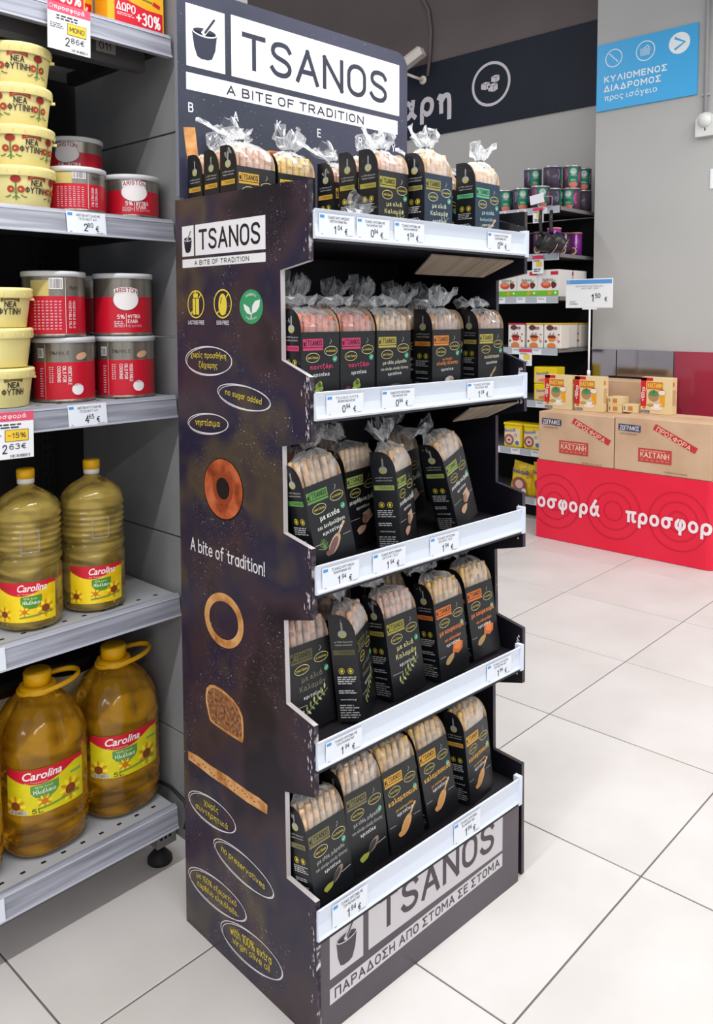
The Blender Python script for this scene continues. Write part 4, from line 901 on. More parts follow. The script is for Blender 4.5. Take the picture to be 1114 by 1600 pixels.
# second shelf
S2 = dict(z=SH[3], w=.098, h=.146, L=.172, group=G2)
place('beet', .016, .055, label='leftmost beetroot breadstick pack with pink logo on the second stand shelf', var=1, **S2)
place('beet', .116, .055, label='second beetroot breadstick pack with pink logo on the second stand shelf', var=1, **S2)
place('chia', .215, .052, label='front chia and fennel breadstick pack on the second stand shelf', var=5, **dict(S2, w=.102))
place('chia', .322, .113, label='second chia pack half hidden behind the front one on the second stand shelf', var=2, **S2)
place('whole', .385, .050, label='wholegrain breadstick pack with orange logo on the second stand shelf', **dict(S2))
place('multi', .458, .100, label='multi-seed pack half hidden behind the wholegrain one on the second stand shelf', var=1, **S2)
place('multi', .560, .060, label='rightmost multi-seed breadstick pack on the second stand shelf', var=5, **S2)
for k, (u, v, f) in enumerate(((.03, .125, 'beet'), (.135, .135, 'beet'), (.235, .14, 'chia'), (.345, .16, 'chia'), (.02, .22, 'beet'), (.14, .23, 'beet'), (.46, .175, 'whole'))):
    place(f, u, v, label=['back row beetroot pack at the far left of the second stand shelf', 'back row beetroot pack, second from left, on the second stand shelf', 'back row chia pack behind the front chia pack on the second stand shelf', 'back row chia pack right of centre on the second stand shelf',
                          'third row beetroot pack by the left panel of the second stand shelf', 'third row beetroot pack, second from left panel, on the second stand shelf', 'back row wholegrain pack at the right of the second stand shelf'][k], var=[0, 2, 0, 2, 0, 3, 2][k], **dict(S2, L=.185))
# top shelf
S1 = dict(z=SH[4], w=.096, h=.150, L=.182, group=G1)
place('amber', .022, .386, label='rearmost breadstick pack at the left end of the top stand shelf', var=2, **S1)
place('amber', .018, .318, label='second pack from the back at the left end of the top stand shelf', var=2, **S1)
place('amber', .014, .250, label='wide amber-logo breadstick pack in front at the left of the top stand shelf', yaw=2, var=3, **dict(S1, L=.184, w=.102))
place('yel', .130, .262, label='pack with yellow breadsticks near the left panel on the top stand shelf', var=0, **dict(S1, w=.104))
place('amber', .248, .215, label='pack showing mostly its side, between yellow and olive packs on the top stand shelf', var=3, **dict(S1, h=.138, L=.165))
place('olive', .243, .140, label='shaded olive pack just behind the front olive pack on the top stand shelf', var=2, **dict(S1, L=.172))
place('olive', .237, .070, label='front olive breadstick pack with black carton on the top stand shelf', yaw=2, var=4, **dict(S1, h=.146, L=.172))
place('oliveb', .352, .045, label='dark blue olive breadstick pack, tallest film, in front on the top stand shelf', yaw=2, var=4, **dict(S1, L=.188))
place('green', .458, .118, label='pack with green logo behind, between the two blue packs on the top stand shelf', var=3, **dict(S1, h=.14, L=.165))
place('quinob', .525, .045, label='dark blue quinoa breadstick pack with green logo at the right of the top stand shelf', yaw=2, var=2, **dict(S1, L=.182))
place('green', .588, .118, label='last breadstick pack behind at the right end of the top stand shelf', var=1, **dict(S1, w=.09, h=.138, L=.16))
# loose empty bag on the top rail
r = random.Random(4); m = M(); n = 9; vs = []
for i in range(n):
    for j in range(7):
        t, s_ = i/(n-1), j/6
        vs.append((t*.062+.01*s_+r.uniform(-.003, .003), .018*math.sin(s_*3)*(1-t*.3)+r.uniform(-.004, .004), .001+.055*s_*(1-.55*t)+r.uniform(0, .004)))
fs = [(i*7+j, (i+1)*7+j, (i+1)*7+j+1, i*7+j+1) for i in range(n-1) for j in range(6)]
m.add(vs, fs, FILM); q = SW(.105, .014, SH[4]+.032)
o = m.build('empty_bag', None, q, (0, 0, DL)); tag(o, 'crumpled empty clear film bag lying behind the top price rail', 'plastic bag')
m = M(); m.box(0, .075, 0, .032, 0, .030, CARD); o = m.build('cardboard_scrap', None, SW(.03, .018, SH[4]+.0015), (0, 0, DL+.05), bevel=.003); tag(o, 'small brown cardboard piece behind the left end of the top price rail', 'cardboard')

# ------------------------------------------------------------------ left shelving unit
GX, GY = 1.195, 1.700
gon = empty('shelving_unit', (0, GY, 0), label='grey steel supermarket shelving bay at the left with oils and fats', cat='shelving')
def gl(m, name, parent=None, **k):
    return m.build(name, parent or gon, loc=(0, -GY, 0) if parent is None else None, **k)
for z0, z1 in ((.06, .338), (.342, .846), (.850, 1.346), (1.350, 1.841), (1.845, 2.34), (2.344, 2.6)):
    gl(M().box(GX, GX+.028, 1.600, 2.20, z0, z1, GREYMET), 'end_panel', bevel=.0015)
gl(M().box(-1.2, GX, 2.175, 2.20, .1, 2.6, DARKM), 'back_panel')
m = M()
for x in (1.06,): 
    m.box(x, x+.03, 2.15, 2.175, .1, 2.6, DARKM)
    z = .2
    while z < 2.5: m.box(x+.004, x+.010, 2.1485, 2.150, z, z+.014, BLACKIN); m.box(x+.019, x+.025, 2.1485, 2.150, z, z+.014, BLACKIN); z += .025
gl(m, 'upright')
GZ = [.172, .710, 1.206, 1.631, 2.066]
RH = [.056, .052, .052, .052, .052]
for k, z in enumerate(GZ):
    m = M(); xr = 1.165 if k == 0 else 1.182
    m.box(-1.2, xr-.004, 1.712, 2.148, z-.008, z-.0005, SHELFM); m.box(-1.2, xr-.004, 1.712, 1.716, z-.045, z-.001, SHELFM)
    m.box(-1.2, xr-.004, 1.80, 1.83, z-.035, z-.009, DARKM); m.box(-1.2, xr-.004, 1.98, 2.01, z-.035, z-.009, DARKM)
    m.box(xr-.030, xr-.006, 1.72, 2.14, z-.040, z-.009, DARKM)
    if k == 4: m.box(-1.2, 1.14, 1.745, 1.775, z-.085, z-.009, pm((70, 68, 70), .5))
    s = gl(m, 'shelf')
    hs = M(); x = xr-.05
    while x > .1: hs.box(x, x+.011, 1.734, 1.741, z-.0004, z-.0001, BLACKIN); x -= .048
    x = xr-.026
    hs.build('slot_holes', s)['kind'] = 'stuff'
    m = M(); zb = z-RH[k]
    m.prism([(1.7115, z+.001), (1.704, z+.001), (1.700, z-.006), (1.697, z-.03), (1.6945, zb+.004), (1.6925, zb), (1.7115, zb)], lambda a, b, t: (t, a, b), -1.2, xr, STEELRAIL)
    m.box(-1.2, xr, 1.6915, 1.695, zb-.001, zb+.003, pm((190, 192, 204), .2)); m.box(-1.2, xr, 1.6985, 1.7005, z-.008, z-.005, pm((196, 198, 208), .2))
    rl = gl(m, 'price_rail')
    def rmap(a, b, h, z=z, zb=zb): return (a, 1.6935+(b-zb)/(z-zb)*.006-.0015-h, b)
    if k in (2, 3):
        d = Dec(); x0 = .896 if k == 2 else .904
        price_print(d, x0, zb+.002, .094, .048, 'ARISTON ΦΥΤ ΕΛΑΙΟ ΜΕ', 'ΓΕΥΣΗ ΒΟΥΤ 4ΛΤ', '4' if k == 2 else '2', '65' if k == 2 else '80'); d.build('price_tag', rmap, rl)
    if k in (0, 1):
        d = Dec(); d.rect(.60, zb+.003, .742 if k else .724, zb+.050, (222, 228, 238), 1); d.build('price_tag', rmap, rl)
# foot
m = M(); m.box(1.128, 1.185, 1.735, 1.80, .055, .118, pm((128, 126, 126), .4, metal=.4))
for x in (1.137, 1.150, 1.163): m.box(x, x+.006, 1.7335, 1.735, .075, .108, BLACKIN)
m.lathe([(.009, .03), (.009, .056)], pm((150, 150, 150), .3, metal=1), 12, (1.157, 1.768, 0)); m.lathe([(.032, 0), (.031, .010), (.018, .026), (.010, .032)], DARKM, 24, (1.157, 1.768, 0))
gl(m, 'foot')
cbl = M(); cbl.tube([(1.172, 1.85, .19), (1.188, 1.76, .185), (1.189, 1.70, .17), (1.186, 1.685, .14), (1.187, 1.70, .10)], .004, pm((30, 30, 32), .5), 8); gl(cbl, 'cable')
# sticker 011 below top shelf
d = Dec(); d.rect(1.012, 2.002, 1.062, 2.036, (140, 134, 128), 0); d.text('011', 1.020, 2.009, .030, .016, (24, 22, 24), 1, bold=.01)
d.build('number_sticker', lambda a, b, h: (a, 1.7445-GY-h, b), gon)
# hanging promotion cards
def promo(x0, z1, w, h, y, big, small, badge, name, label, tilt=0):
    rt = empty('promotion_card', (x0, y, z1), (0, R(tilt), 0), label, 'price card')
    M().box(0, w, -.0005, .0005, -h, 0, PAPER).build('card', rt)
    d = Dec(); d.rect(0, -h*.20, w, 0, (222, 84, 112), 0); d.text('προσφορά', w*.14, -h*.165, w*.72, h*.13, (246, 236, 240), 1, bold=.02)
    d.ring(w*.08, -h*.10, w*.045, w*.045, .0008, (246, 236, 240), 1, 16)
    d.lines(w*.2, -h*.36, w*.62, h*.12, 2, INK, 1); d.lines(w*.05, -h*.55, w*.35, h*.12, 3, (110, 110, 118), 1)
    d.rect(w*.45, -h*.63, w*.90, -h*.38, (96, 66, 30), 1); d.rect(w*.46, -h*.62, w*.89, -h*.39, (240, 200, 60), 2); d.text(badge, w*.50, -h*.56, w*.35, h*.11, INK, 3, bold=.02)
    d.text(big, w*.40, -h*.88, None, h*.19, INK, 1, bold=.01); d.text(small, w*.53, -h*.80, w*.32, h*.12, INK, 1, bold=.01)
    d.barcode(w*.55, -h*.97, w*.38, h*.06, 1)
    d.build('lettering', lambda a, b, hh: (a, -.0005-hh, b), rt)
promo(.868, 2.062, .098, .098, 1.686, '2', '86€', 'ΜΟΝΟ', 'p', 'hanging white and pink offer card under the topmost left shelf reading 2.86', 1)
promo(.700, 1.204, .112, .098, 1.684, '2', '63€', '-15%', 'p', 'white and pink offer card with minus 15% badge at the left picture edge', 1)

# tins of vegetable fat
LID = pm((214, 216, 220), .4); TINM = noise_mat('brushed_tin', [(128, 122, 112), (176, 170, 160)], 8, 3, .28, .5, metal=.75, stretch=(6, 6, .3)); TRED = pm((196, 22, 44), .32, .5)
def tin(h, r_, face, name='fat_tin'):
    rt = empty(name, (0, 0, 0))
    m = M(); m.lathe([(r_-.001, 0), (r_+.0012, .002), (r_+.0012, .005), (r_, .007)], TINM, 40); zr = h*.62
    m.lathe([(r_, .007), (r_, zr)], TRED, 40, cap=False); m.lathe([(r_, zr), (r_, h-.012)], TINM, 40, cap=False); m.build('body', rt)
    m = M(); m.lathe([(r_+.0022, h-.012), (r_+.0025, h-.002), (r_+.001, h), (r_-.004, h), (r_-.005, h-.002)], LID, 40); m.build('plastic_lid', rt)
    d = Dec()
    H = h; RW = (236, 230, 232)
    if face == 'front':
        d.ell(0, H*.58, .030 if H > .12 else .031, .026 if H > .12 else .022, RW, 1, 36)
        d.ring(0, H*.58, .030 if H > .12 else .031, .026 if H > .12 else .022, .0012, (120, 110, 112), 2, 36)
        t = Dec(); t.rect(-.027, H*.58+.016, .027, H*.58+.029, RW, 3, 8); t.text('ARISTON', -.026, H*.58+.0175, .052, .0105, (140, 20, 40), 4, bold=.03); t.warp(lambda x, y: (x, y-x*x*7)); d.it += t.it
        d.text('5%', -.021, H*.27, .017, .010, RW, 1, bold=.02); d.rect(-.001, H*.14, 0, H*.36, RW, 1); d.text('ΦΥΤΙΚΑ', .003, H*.28, .030, .009, RW, 1, bold=.02); d.text('ΕΛΑΙΑ', .003, H*.20, .024, .009, RW, 1, bold=.02)
        d.lines(-.028, H*.13, .026, H*.11, 4, (224, 190, 194), 1); d.text('ΜΕ ΒΟΥΤΥΡΟ', .003, H*.135, .034, .0055, (224, 170, 176), 1)
    elif face == 'back':
        d.rect(-.046, .008, -.0445, H-.014, (170, 164, 150), 1); d.barcode(-.066, H*.70, .016, H*.12, 1, bg=RW)
        d.text('5%/Vit. E', -.034, H*.73, .042, .0085, (54, 50, 48), 1, bold=.01)
        for i, t in enumerate(('VEGETABLE', 'OILS FOR', 'COOKING')): d.text(t, -.003-i*.0115+.008, H*.56, .042 if i == 0 else .036, .0075, RW, 1, bold=.02, rot=R(-90))
        for i in range(2): d.lines(-.030-i*.006, H*.3, .004, H*.26, 8, (224, 180, 186), 1)
        d.lines(-.060, H*.08, .010, H*.46, 12, (216, 150, 160), 1)
        d.ell(.026, H*.20, .0135, .013, RW, 1, 24); d.text('ARISTON', .016, H*.20+.008, .02, .0045, (140, 20, 40), 2)
        d.ell(.036, H*.71, .014, .008, (206, 160, 130), 1, 12, .3)
    else:
        d.rect(.018, .008, .0195, H-.014, (200, 196, 190), 1); d.barcode(-.014, H*.74, .026, H*.14, 1, bg=RW)
        d.rect(-.058, H*.62, -.016, H*.86, (196, 178, 110), 0, 6)
        for i in range(7): d.lines(-.05+i*.009, H*.1, .006, H*.46, 10, (222, 150, 164), 1)
        for i in range(2): d.text('VEGETABLE OILS', .036-i*.010, H*.55, H*.42, .006, RW, 1, rot=R(-90), bold=.01)
        d.text('5%/Vit', .028, H*.72, .022, .008, (60, 56, 52), 1)
    a0 = R(-118)
    d.build('label_print', lambda a, b, hh: ((r_+hh+.0004)*math.cos(a0+a/r_), (r_+hh+.0004)*math.sin(a0+a/r_), b), rt, sub=.009)
    return rt
def put(proto, loc, label, group, cat, rz=0, first=False):
    o = proto if first else copy_tree(proto)
    o.location = loc; o.rotation_euler = (0, 0, rz); tag(o, label, cat, group); return o
g = 'tall red tins of vegetable fat'
tb = tin(.146, .068, 'back'); tf = tin(.146, .068, 'front'); tb2 = tin(.146, .068, 'text')
z = 1.2066
put(tb, (1.095, 1.783, z), 'red and silver fat tin, lower right of the four front tins', g, 'tin', 0, True)
put(tb, (.945, 1.800, z), 'red and silver fat tin, lower left beside the yellow tubs', g, 'tin', .05)
put(tf, (1.093, 1.786, z+.1475), 'red fat tin with white oval badge, stacked on the lower right tin', g, 'tin', 0.05, True)
put(tb2, (.925, 1.802, z+.1475), 'red fat tin with barcode, stacked on the lower left tin', g, 'tin', .1, True)
put(tf, (1.110, 1.955, z), 'lower shaded fat tin in the second row at the right', g, 'tin', .9)
put(tb, (1.065, 1.958, z+.1475) if False else (1.112, 1.955, z+.1475), 'upper shaded fat tin in the second row, seen between the front tins', g, 'tin', .9)
put(tb, (.80, 1.98, z), 'lower shaded fat tin behind the yellow tubs', g, 'tin', .6)
put(tb, (.80, 1.98, z+.1475), 'upper shaded fat tin behind the yellow tubs at the left edge', g, 'tin', .8)
g = 'short red tins of vegetable fat'
sf = tin(.100, .064, 'front'); sb_ = tin(.100, .066, 'text')
z = GZ[3]+.0006
put(sf, (1.118, 1.778, z), 'short red fat tin with white oval badge at the right shelf end', g, 'tin', .03, True)
put(sb_, (.972, 1.778, z), 'short red fat tin with barcode beside the yellow tubs', g, 'tin', .12, True)
put(sf, (1.06, 1.935, z), 'lower short tin hidden in the second row', g, 'tin', -.1)
put(sf, (1.06, 1.935, z+.1015), 'short tin with badge in the second row, raised above the barcode tin', g, 'tin', -.35)
# yellow tubs
TUBY = pm((246, 232, 158), .38, .4)
def tub():
    rt = empty('margarine_tub', (0, 0, 0)); H = .082
    m = M(); m.lathe([(.058, 0), (.060, .002), (.069, H-.012), (.070, H-.010)], TUBY, 40, n=2.2); m.build('tub_body', rt)
    m = M(); m.lathe([(.0735, H-.020), (.0745, H-.019), (.0745, H-.006), (.0755, H-.004), (.0745, H), (.071, H+.002), (.069, H-.001), (.0, H-.001)], TUBY, 40, n=2.2, cap=False)
    for k in range(20): a = 2*math.pi*k/20; q = .0746*(abs(math.cos(a))**2.2+abs(math.sin(a))**2.2)**(-1/2.2); m.box(q*math.cos(a)-.0008, q*math.cos(a)+.0008, q*math.sin(a)-.0008, q*math.sin(a)+.0008, H-.016, H-.009, pm((216, 196, 110), .5))
    m.box(.070, .080, -.004, .004, H-.024, H-.019, TUBY)
    m.build('lid', rt, rot=(0, 0, R(-35)))
    return rt
def tub_print(rt, kind):
    d = Dec(); RB = (178, 62, 38) if kind == 'red' else (112, 92, 40); BLK = (52, 40, 44)
    t = Dec(); t.rect(-.020, .058, .020, .066, RB, 1, 6); t.text('ΠΑΡΑΔΟΣΙΑΚΟ', -.015, .0605, .03, .003, (236, 214, 160), 2); t.warp(lambda x, y: (x, y-x*x*12)); d.it += t.it
    d.text('ΝΕΑ', -.013, .0425, .026, .0125, BLK, 1, bold=.03); d.text('ΦΥΤΙΝΗ', -.025, .027, .050, .0135, BLK, 1, bold=.025)
    if kind == 'red':
        for cx in (-.043, .042):
            d.stroke([(cx, .012), (cx, .052)], .0025, (70, 120, 60), 1); d.ell(cx, .055, .010, .0075, (158, 44, 34), 2, 14)
            for s_ in (-1, 1): d.ell(cx+s_*.010, .034, .0072, .0072, (168, 66, 40), 2, 12); d.ell(cx+s_*.009, .034, .0022, .0022, (230, 170, 110), 3, 8); d.stroke([(cx, .024), (cx+s_*.006, .032)], .001, (70, 120, 60), 1); d.stroke([(cx+s_*.010, .022), (cx+s_*.018, .018), (cx+s_*.022, .019)], .0022, (96, 110, 50), 1)
            d.stroke([(cx-.007, .016), (cx, .021), (cx+.007, .016)], .002, (70, 120, 60), 1)
    a0 = R(-112)
    def tm_(a, b, hh):
        an = a0+a/.066; q = (.0607+b*.128+hh+.0004)*(abs(math.cos(an))**2.2+abs(math.sin(an))**2.2)**(-1/2.2)
        return (q*math.cos(an), q*math.sin(an), b)
    d.build('label_print', tm_, rt, sub=.009)
t1 = tub(); tub_print(t1, 'red'); t2 = tub(); tub_print(t2, 'olive')
g = 'pale yellow margarine tubs'
nm = ['bottom', 'second lowest', 'third', 'top']
for k in range(4): put(t1, (.838+.002*(k % 2), 1.775+.002*k, GZ[3]+.0006+k*.0850), nm[k]+' pale yellow tub of the four-high stack with red flowers', g, 'tub', [.50, .36, .08, .02][k], k == 0)
for k in range(3): put(t2, (.783, 1.785, GZ[2]+.0006+k*.0850), ['bottom', 'middle', 'top'][k]+' pale yellow tub of the stack with brown banner at the left edge', g, 'tub', [.45, 1.6, .42][k], k == 0)

# 2 litre oil bottles
OIL2 = oil('sunflower_oil', (255, 238, 170), (255, 222, 116), 9); OIL5 = oil('deep_sunflower_oil', (255, 214, 104), (255, 188, 40), 7)
PETM = film('clear_plastic', k0=.05, k1=.5, rough=.05)
CAPY = pm((238, 178, 16), .35, .4); CAPW = pm((236, 232, 222), .4)
LY = noise_mat('label_sunflower_yellow', [(226, 176, 8), (240, 204, 14), (246, 216, 40)], 30, 3, .4, .4); LYG = noise_mat('label_lime_yellow', [(214, 200, 14), (226, 214, 30)], 30, 3, .4, .4)
LRED = (206, 26, 50); LGR = (76, 140, 40)
def carolina(d, x0, x1, z0, z1, five=False):
    w, h = x1-x0, z1-z0; n = 14
    d.rect(x0, z0, x1, z1, LYG if five else LY, 1, n)
    top = [(x0+w*k/16, z1) for k in range(17)]; bot = [(x0+w*k/16, z1-h*(.10+.24*math.sin(math.pi*min(1, (k/16)*1.1+.05)))) for k in range(17)]
    d.tri(top+bot, [(k, 17+k, 18+k, k+1) for k in range(16)], LRED, 2)
    d.text('Carolina', x0+w*(.20 if five else .34), z1-h*.23, w*.48, h*.18, (244, 238, 236), 3, bold=.02, shear=.25)
    d.text('by Thalassaki', x0+w*(.24 if five else .36), z1-h*.315, w*.26, h*.045, (240, 220, 214), 3)
    gx = x0+w*(.30 if five else .40); gw = w*.34
    pts = [(gx, z1-h*.36), (gx+gw, z1-h*.33), (gx+gw, z1-h*.52), (gx+gw*.9, z1-h*.60), (gx+gw*.7, z1-h*.66), (gx+gw*.4, z1-h*.67), (gx+gw*.15, z1-h*.62), (gx, z1-h*.52)]
    d.poly(pts, (96, 150, 70) if five else LGR, 2)
    d.text('100% Αγνό', gx+gw*.14, z1-h*.445, gw*.62, h*.065, (226, 240, 200), 3); d.text('Ηλιέλαιο', gx+gw*.10, z1-h*.555, gw*.78, h*.10, (240, 246, 230), 3, bold=.01)
    for (fx, fz, rr) in ((x0+w*.12, z0+h*.20, .10), (x0+w*.80, z0+h*.30, .12), (x0+w*.46, z0+h*.26, .07)):
        for k in range(12):
            a = 2*math.pi*k/12; d.ell(fx+w*rr*.9*math.cos(a), fz+w*rr*.9*math.sin(a), w*rr*.42, w*rr*.16, (214, 140, 14) if k % 2 else (250, 224, 60), 2+k % 2, 8, a)
        d.ell(fx, fz, w*rr*.6, w*rr*.55, (132, 66, 26) if rr > .08 else (200, 120, 20), 4, 14)
    d.poly([(x0+w*.38, z0+h*.10), (x0+w*.92, z0+h*.18), (x0+w*.92, z0+h*.22), (x0+w*.38, z0+h*.14)], (110, 150, 60), 5)
    if five:
        d.barcode(x0+w*.05, z0+h*.03, w*.20, h*.07, 5, bg=(210, 212, 206)); d.text('5L', x0+w*.31, z0+h*.03, w*.13, h*.10, (50, 36, 16), 5, bold=.02)
        d.rect(x0+w*.80, z0+h*.64, x0+w*.96, z0+h*.69, (120, 170, 90), 3)
    else: d.lines(x0+w*.06, z1-h*.18, w*.16, h*.10, 3, (120, 70, 30), 3)
def bottle2():
    rt = empty('oil_bottle', (0, 0, 0))
    pr = [(.040, .006), (.058, .001), (.068, .006), (.072, .016), (.0725, .024), (.0725, .115), (.073, .120), (.0728, .130), (.070, .136), (.068, .140), (.071, .145), (.0735, .150), (.0735, .156)]
    z = .158
    for k in range(7): pr += [(.0716, z+.002), (.0692, z+.005), (.0714, z+.009), (.0736, z+.0115)]; z += .0128
    pr += [(.0735, z+.004), (.071, z+.012), (.072, z+.018), (.066, z+.030), (.054, z+.042), (.038, z+.052), (.024, z+.060), (.017, z+.066), (.016, z+.074)]
    m = M(); m.lathe(pr, OIL2, 48, amp=lambda a, zz: 1+(.012*math.cos(10*a) if zz < .012 else 0)); m.build('bottle_body', rt)
    zt = z+.070
    m = M(); m.lathe([(.0185, zt), (.0185, zt+.012)], CAPW, 28); m.lathe([(.0192, zt+.012), (.0192, zt+.030), (.0175, zt+.033), (.004, zt+.0335)], CAPY, 28, amp=lambda a, zz: 1+.012*math.cos(28*a)); m.build('cap', rt)
    m = M(); ap = math.cos
    for (x0, x1, z0, z1) in ((-.018, .018, .178, .181), (-.018, .018, .222, .225)): m.tube([(.0735*math.cos(R(-112)+x0/.073*t), .0735*math.sin(R(-112)+x0/.073*t), z0) for t in (-1, -.5, 0, .5, 1)], .0018, PETM, 6)
    for t in (-1, 1): m.tube([(.0735*math.cos(R(-112)+.25*t), .0735*math.sin(R(-112)+.25*t), zz) for zz in (.178, .20, .225)], .0018, PETM, 6)
    m.build('grip_frame', rt)
    d = Dec(); carolina(d, -.075, .055, .024, .112)
    a0 = R(-112)
    d.build('label', lambda a, b, hh: ((.0732+hh)*math.cos(a0+a/.073), (.0732+hh)*math.sin(a0+a/.073), b), rt, sub=.009)
    return rt
b2 = bottle2(); g = 'two litre bottles of sunflower oil'
put(b2, (1.003, 1.792, GZ[1]+.0003), 'right-hand two litre bottle of golden oil on the fourth left shelf', g, 'bottle', .12, True)
put(b2, (.842, 1.792, GZ[1]+.0003), 'left-hand two litre bottle of golden oil on the fourth left shelf', g, 'bottle', .02)
def bottle5():
    rt = empty('oil_jug', (0, 0, 0)); n = 2.6; r0 = .101
    pr = [(.050, .008), (.078, .001), (.088, .008), (.094, .022), (.090, .034), (.0965, .042), (.097, .058), (.092, .064), (.097, .072), (r0, .080), (r0, .105), (.0965, .110), (.0965, .218), (r0, .223)]
    pr += [(.0985, .235), (.096, .255), (.090, .277), (.081, .300), (.069, .322), (.055, .340), (.043, .352), (.036, .358), (.034, .366)]
    pr = [(a*(1.03 if a < .0975 and b < .33 and a > .05 else 1), b) for a, b in pr]
    m = M(); m.lathe(pr, OIL5, 64, n=n, amp=lambda a, zz: 1+(.07*abs(math.sin(4*a))**.7-.04 if .24 < zz < .335 else 0)); m.build('bottle_body', rt)
    m = M(); m.lathe([(.041, .354), (.043, .357), (.041, .368), (.036, .371)], CAPY, 36, amp=lambda a, zz: 1+.02*(math.cos(30*a) > 0)); m.lathe([(.0315, .371), (.0315, .398), (.029, .402), (.004, .403)], CAPY, 36, amp=lambda a, zz: 1+.01*math.cos(40*a)); m.build('cap', rt)
    m = M(); pts = []
    for k in range(26):
        a = 2*math.pi*k/26; ox = .030+.030*math.cos(a)*1.0
        pts.append((.026+.070*math.cos(a), .043*math.sin(a), .362+.010*(math.cos(a)+.4)))
    m.tube(pts, .0042, CAPY, 8, closed=True, flat=1.6); m.build('handle', rt, rot=(0, 0, R(-12)))
    d = Dec(); carolina(d, -.088, .095, .112, .216, True)
    def f(a, b, hh):
        an = R(-112)+a/.104; q = (abs(math.cos(an))**n+abs(math.sin(an))**n)**(-1/n)*(.0999+hh)
        return (q*math.cos(an), q*math.sin(an), b)
    d.build('label', f, rt, sub=.010)
    return rt
b5 = bottle5(); g = 'five litre jugs of sunflower oil'
z = GZ[0]+.0003
put(b5, (1.079, 1.840, z), 'right-hand five litre oil jug with yellow cap on the bottom left shelf', g, 'bottle', .10, True)
put(b5, (.878, 1.838, z), 'middle five litre oil jug with yellow cap on the bottom left shelf', g, 'bottle', .06)
put(b5, (.672, 1.838, z), 'five litre oil jug cut by the left picture edge', g, 'bottle', .06)
for k, x in enumerate((1.055, .86)):
    m = M(); m.lathe([(.085, 0), (.087, .004), (.087, .30)], pm((196, 178, 150), .5), 36); rt = empty('oil_canister', (x, 2.050, z), label=['beige canister with black top behind the right-hand oil jug', 'beige canister with black top behind the middle oil jug'][k], cat='canister', group='beige canisters behind the jugs')
    m.build('body', rt); M().lathe([(.0885, .30), (.0885, .33), (.08, .335)], pm((30, 28, 30), .5), 36).build('lid', rt)

# popcorn boxes at top left
PO = noise_mat('box_orange_yellow', [(238, 168, 20), (246, 190, 40)], 6, 2, .4, .4)
def popbox():
    rt = empty('corn_box', (0, 0, 0)); w, dp, h = .150, .055, .21
    M().box(0, w, 0, dp, 0, h, PO).build('box', rt, bevel=.001)
    d = Dec(); d.poly([(.018, .004), (w-.004, .004), (w-.004, .050), (w*.7, .050), (w*.4, .058), (.018, .074)], (210, 24, 48), 1)
    d.text('ΔΩΡΟ', .022, .034, .050, .019, (245, 240, 240), 2, bold=.03, rot=-.03); d.text('+30%', .074, .012, .066, .030, (245, 240, 240), 2, bold=.03); d.lines(.024, .022, .046, .008, 2, (240, 200, 206), 2)
    d.ell(.085, .085, .030, .013, (120, 150, 50), 1, 20, .45); d.ell(.090, .089, .028, .010, (232, 196, 130), 2, 20, .45); d.stroke([(.055, .074), (.09, .073), (.118, .070)], .003, (96, 130, 44), 3); d.lines(.03, .085, .018, .018, 4, (170, 90, 20), 1); d.poly([(.118, .066), (.138, .060), (.140, .068), (.122, .074)], (200, 30, 50), 2)
    d.build('box_print', lambda a, b, hh: (a, -hh, b), rt); return rt
pb = popbox(); g = 'yellow and red corn boxes on the topmost left shelf'; z = GZ[4]+.0004
put(pb, (1.030, 1.722, z), 'rightmost yellow corn box with plus 30 percent band on the topmost shelf', g, 'box', 0, True)
put(pb, (.880, 1.785, z), 'yellow corn box set back left of the rightmost one', g, 'box', 0)
put(pb, (.825, 1.722, z), 'yellow corn box with red band above the pink offer card', g, 'box', 0)

# ------------------------------------------------------------------ coffee shelving by the wall
XF = 4.95; YE_ = 2.775
cs = empty('coffee_shelving', (XF, 0, 0), label='dark shelving bay with coffee, cocoa and snacks against the far wall', cat='shelving')
M().box(5.47, 5.52, 2.72, 5.6, 0, 2.085, BLACKIN).build('back_panel', cs, (-XF, 0, 0))
CZ = [.145, .48, .82, 1.178, 1.526, 1.812, 2.121]
M().box(5.05, 5.46, 2.79, 5.6, 0, .09, BLACKIN).build('plinth', cs, (-XF, 0, 0))
for k, z in enumerate(CZ):
    m = M(); m.box(4.962, 5.469, YE_, 5.6, z-.030, z-.001, DARKM, top=pm((120, 120, 124), .4)); m.box(4.97, 5.46, YE_-.002, YE_-.0002, z-.026, z-.002, pm((130, 128, 128), .35))
    m.build('shelf', cs, (-XF, 0, 0))
    m = M(); m.box(4.950, 4.9615, YE_, 5.6, z-.045, z+.002, pm((176, 180, 190), .3)); m.box(4.947, 4.950, YE_, 5.6, z-.045, z-.041, pm((214, 216, 222), .3)); rr = m.build('price_rail', cs, (-XF, 0, 0))
    for t in range(4):
        d = Dec(); y = 2.86+.16*t+.03*(k % 2)
        d.rect(-y-.07, z-.042, -y, z-.003, (232, 234, 240), 1); d.lines(-y-.06, z-.02, .05, .012, 2, INK, 2)
        d.build('price_tag', lambda a, b, h: (4.9495-h, -a, b), rr)
def wtag(y0, z1, x=4.944, w=.08, h=.10, lab=''):
    o = empty('shelf_offer_tag', (x, y0, z1), label=lab, cat='price card')
    M().box(-.0005, .0005, -w, 0, -h, 0, PAPER).build('card', o)
    d = Dec(); d.rect(0, -h*.2, w, 0, (216, 60, 96), 1); d.rect(w*.35, -h*.62, w*.85, -h*.34, (240, 204, 70), 1); d.lines(w*.1, -h*.33, w*.7, h*.10, 2, INK, 1); d.lines(w*.15, -h*.92, w*.6, h*.22, 2, INK, 1)
    d.build('lettering', lambda a, b, hh: (-.0005-hh*2, -a, b), o)
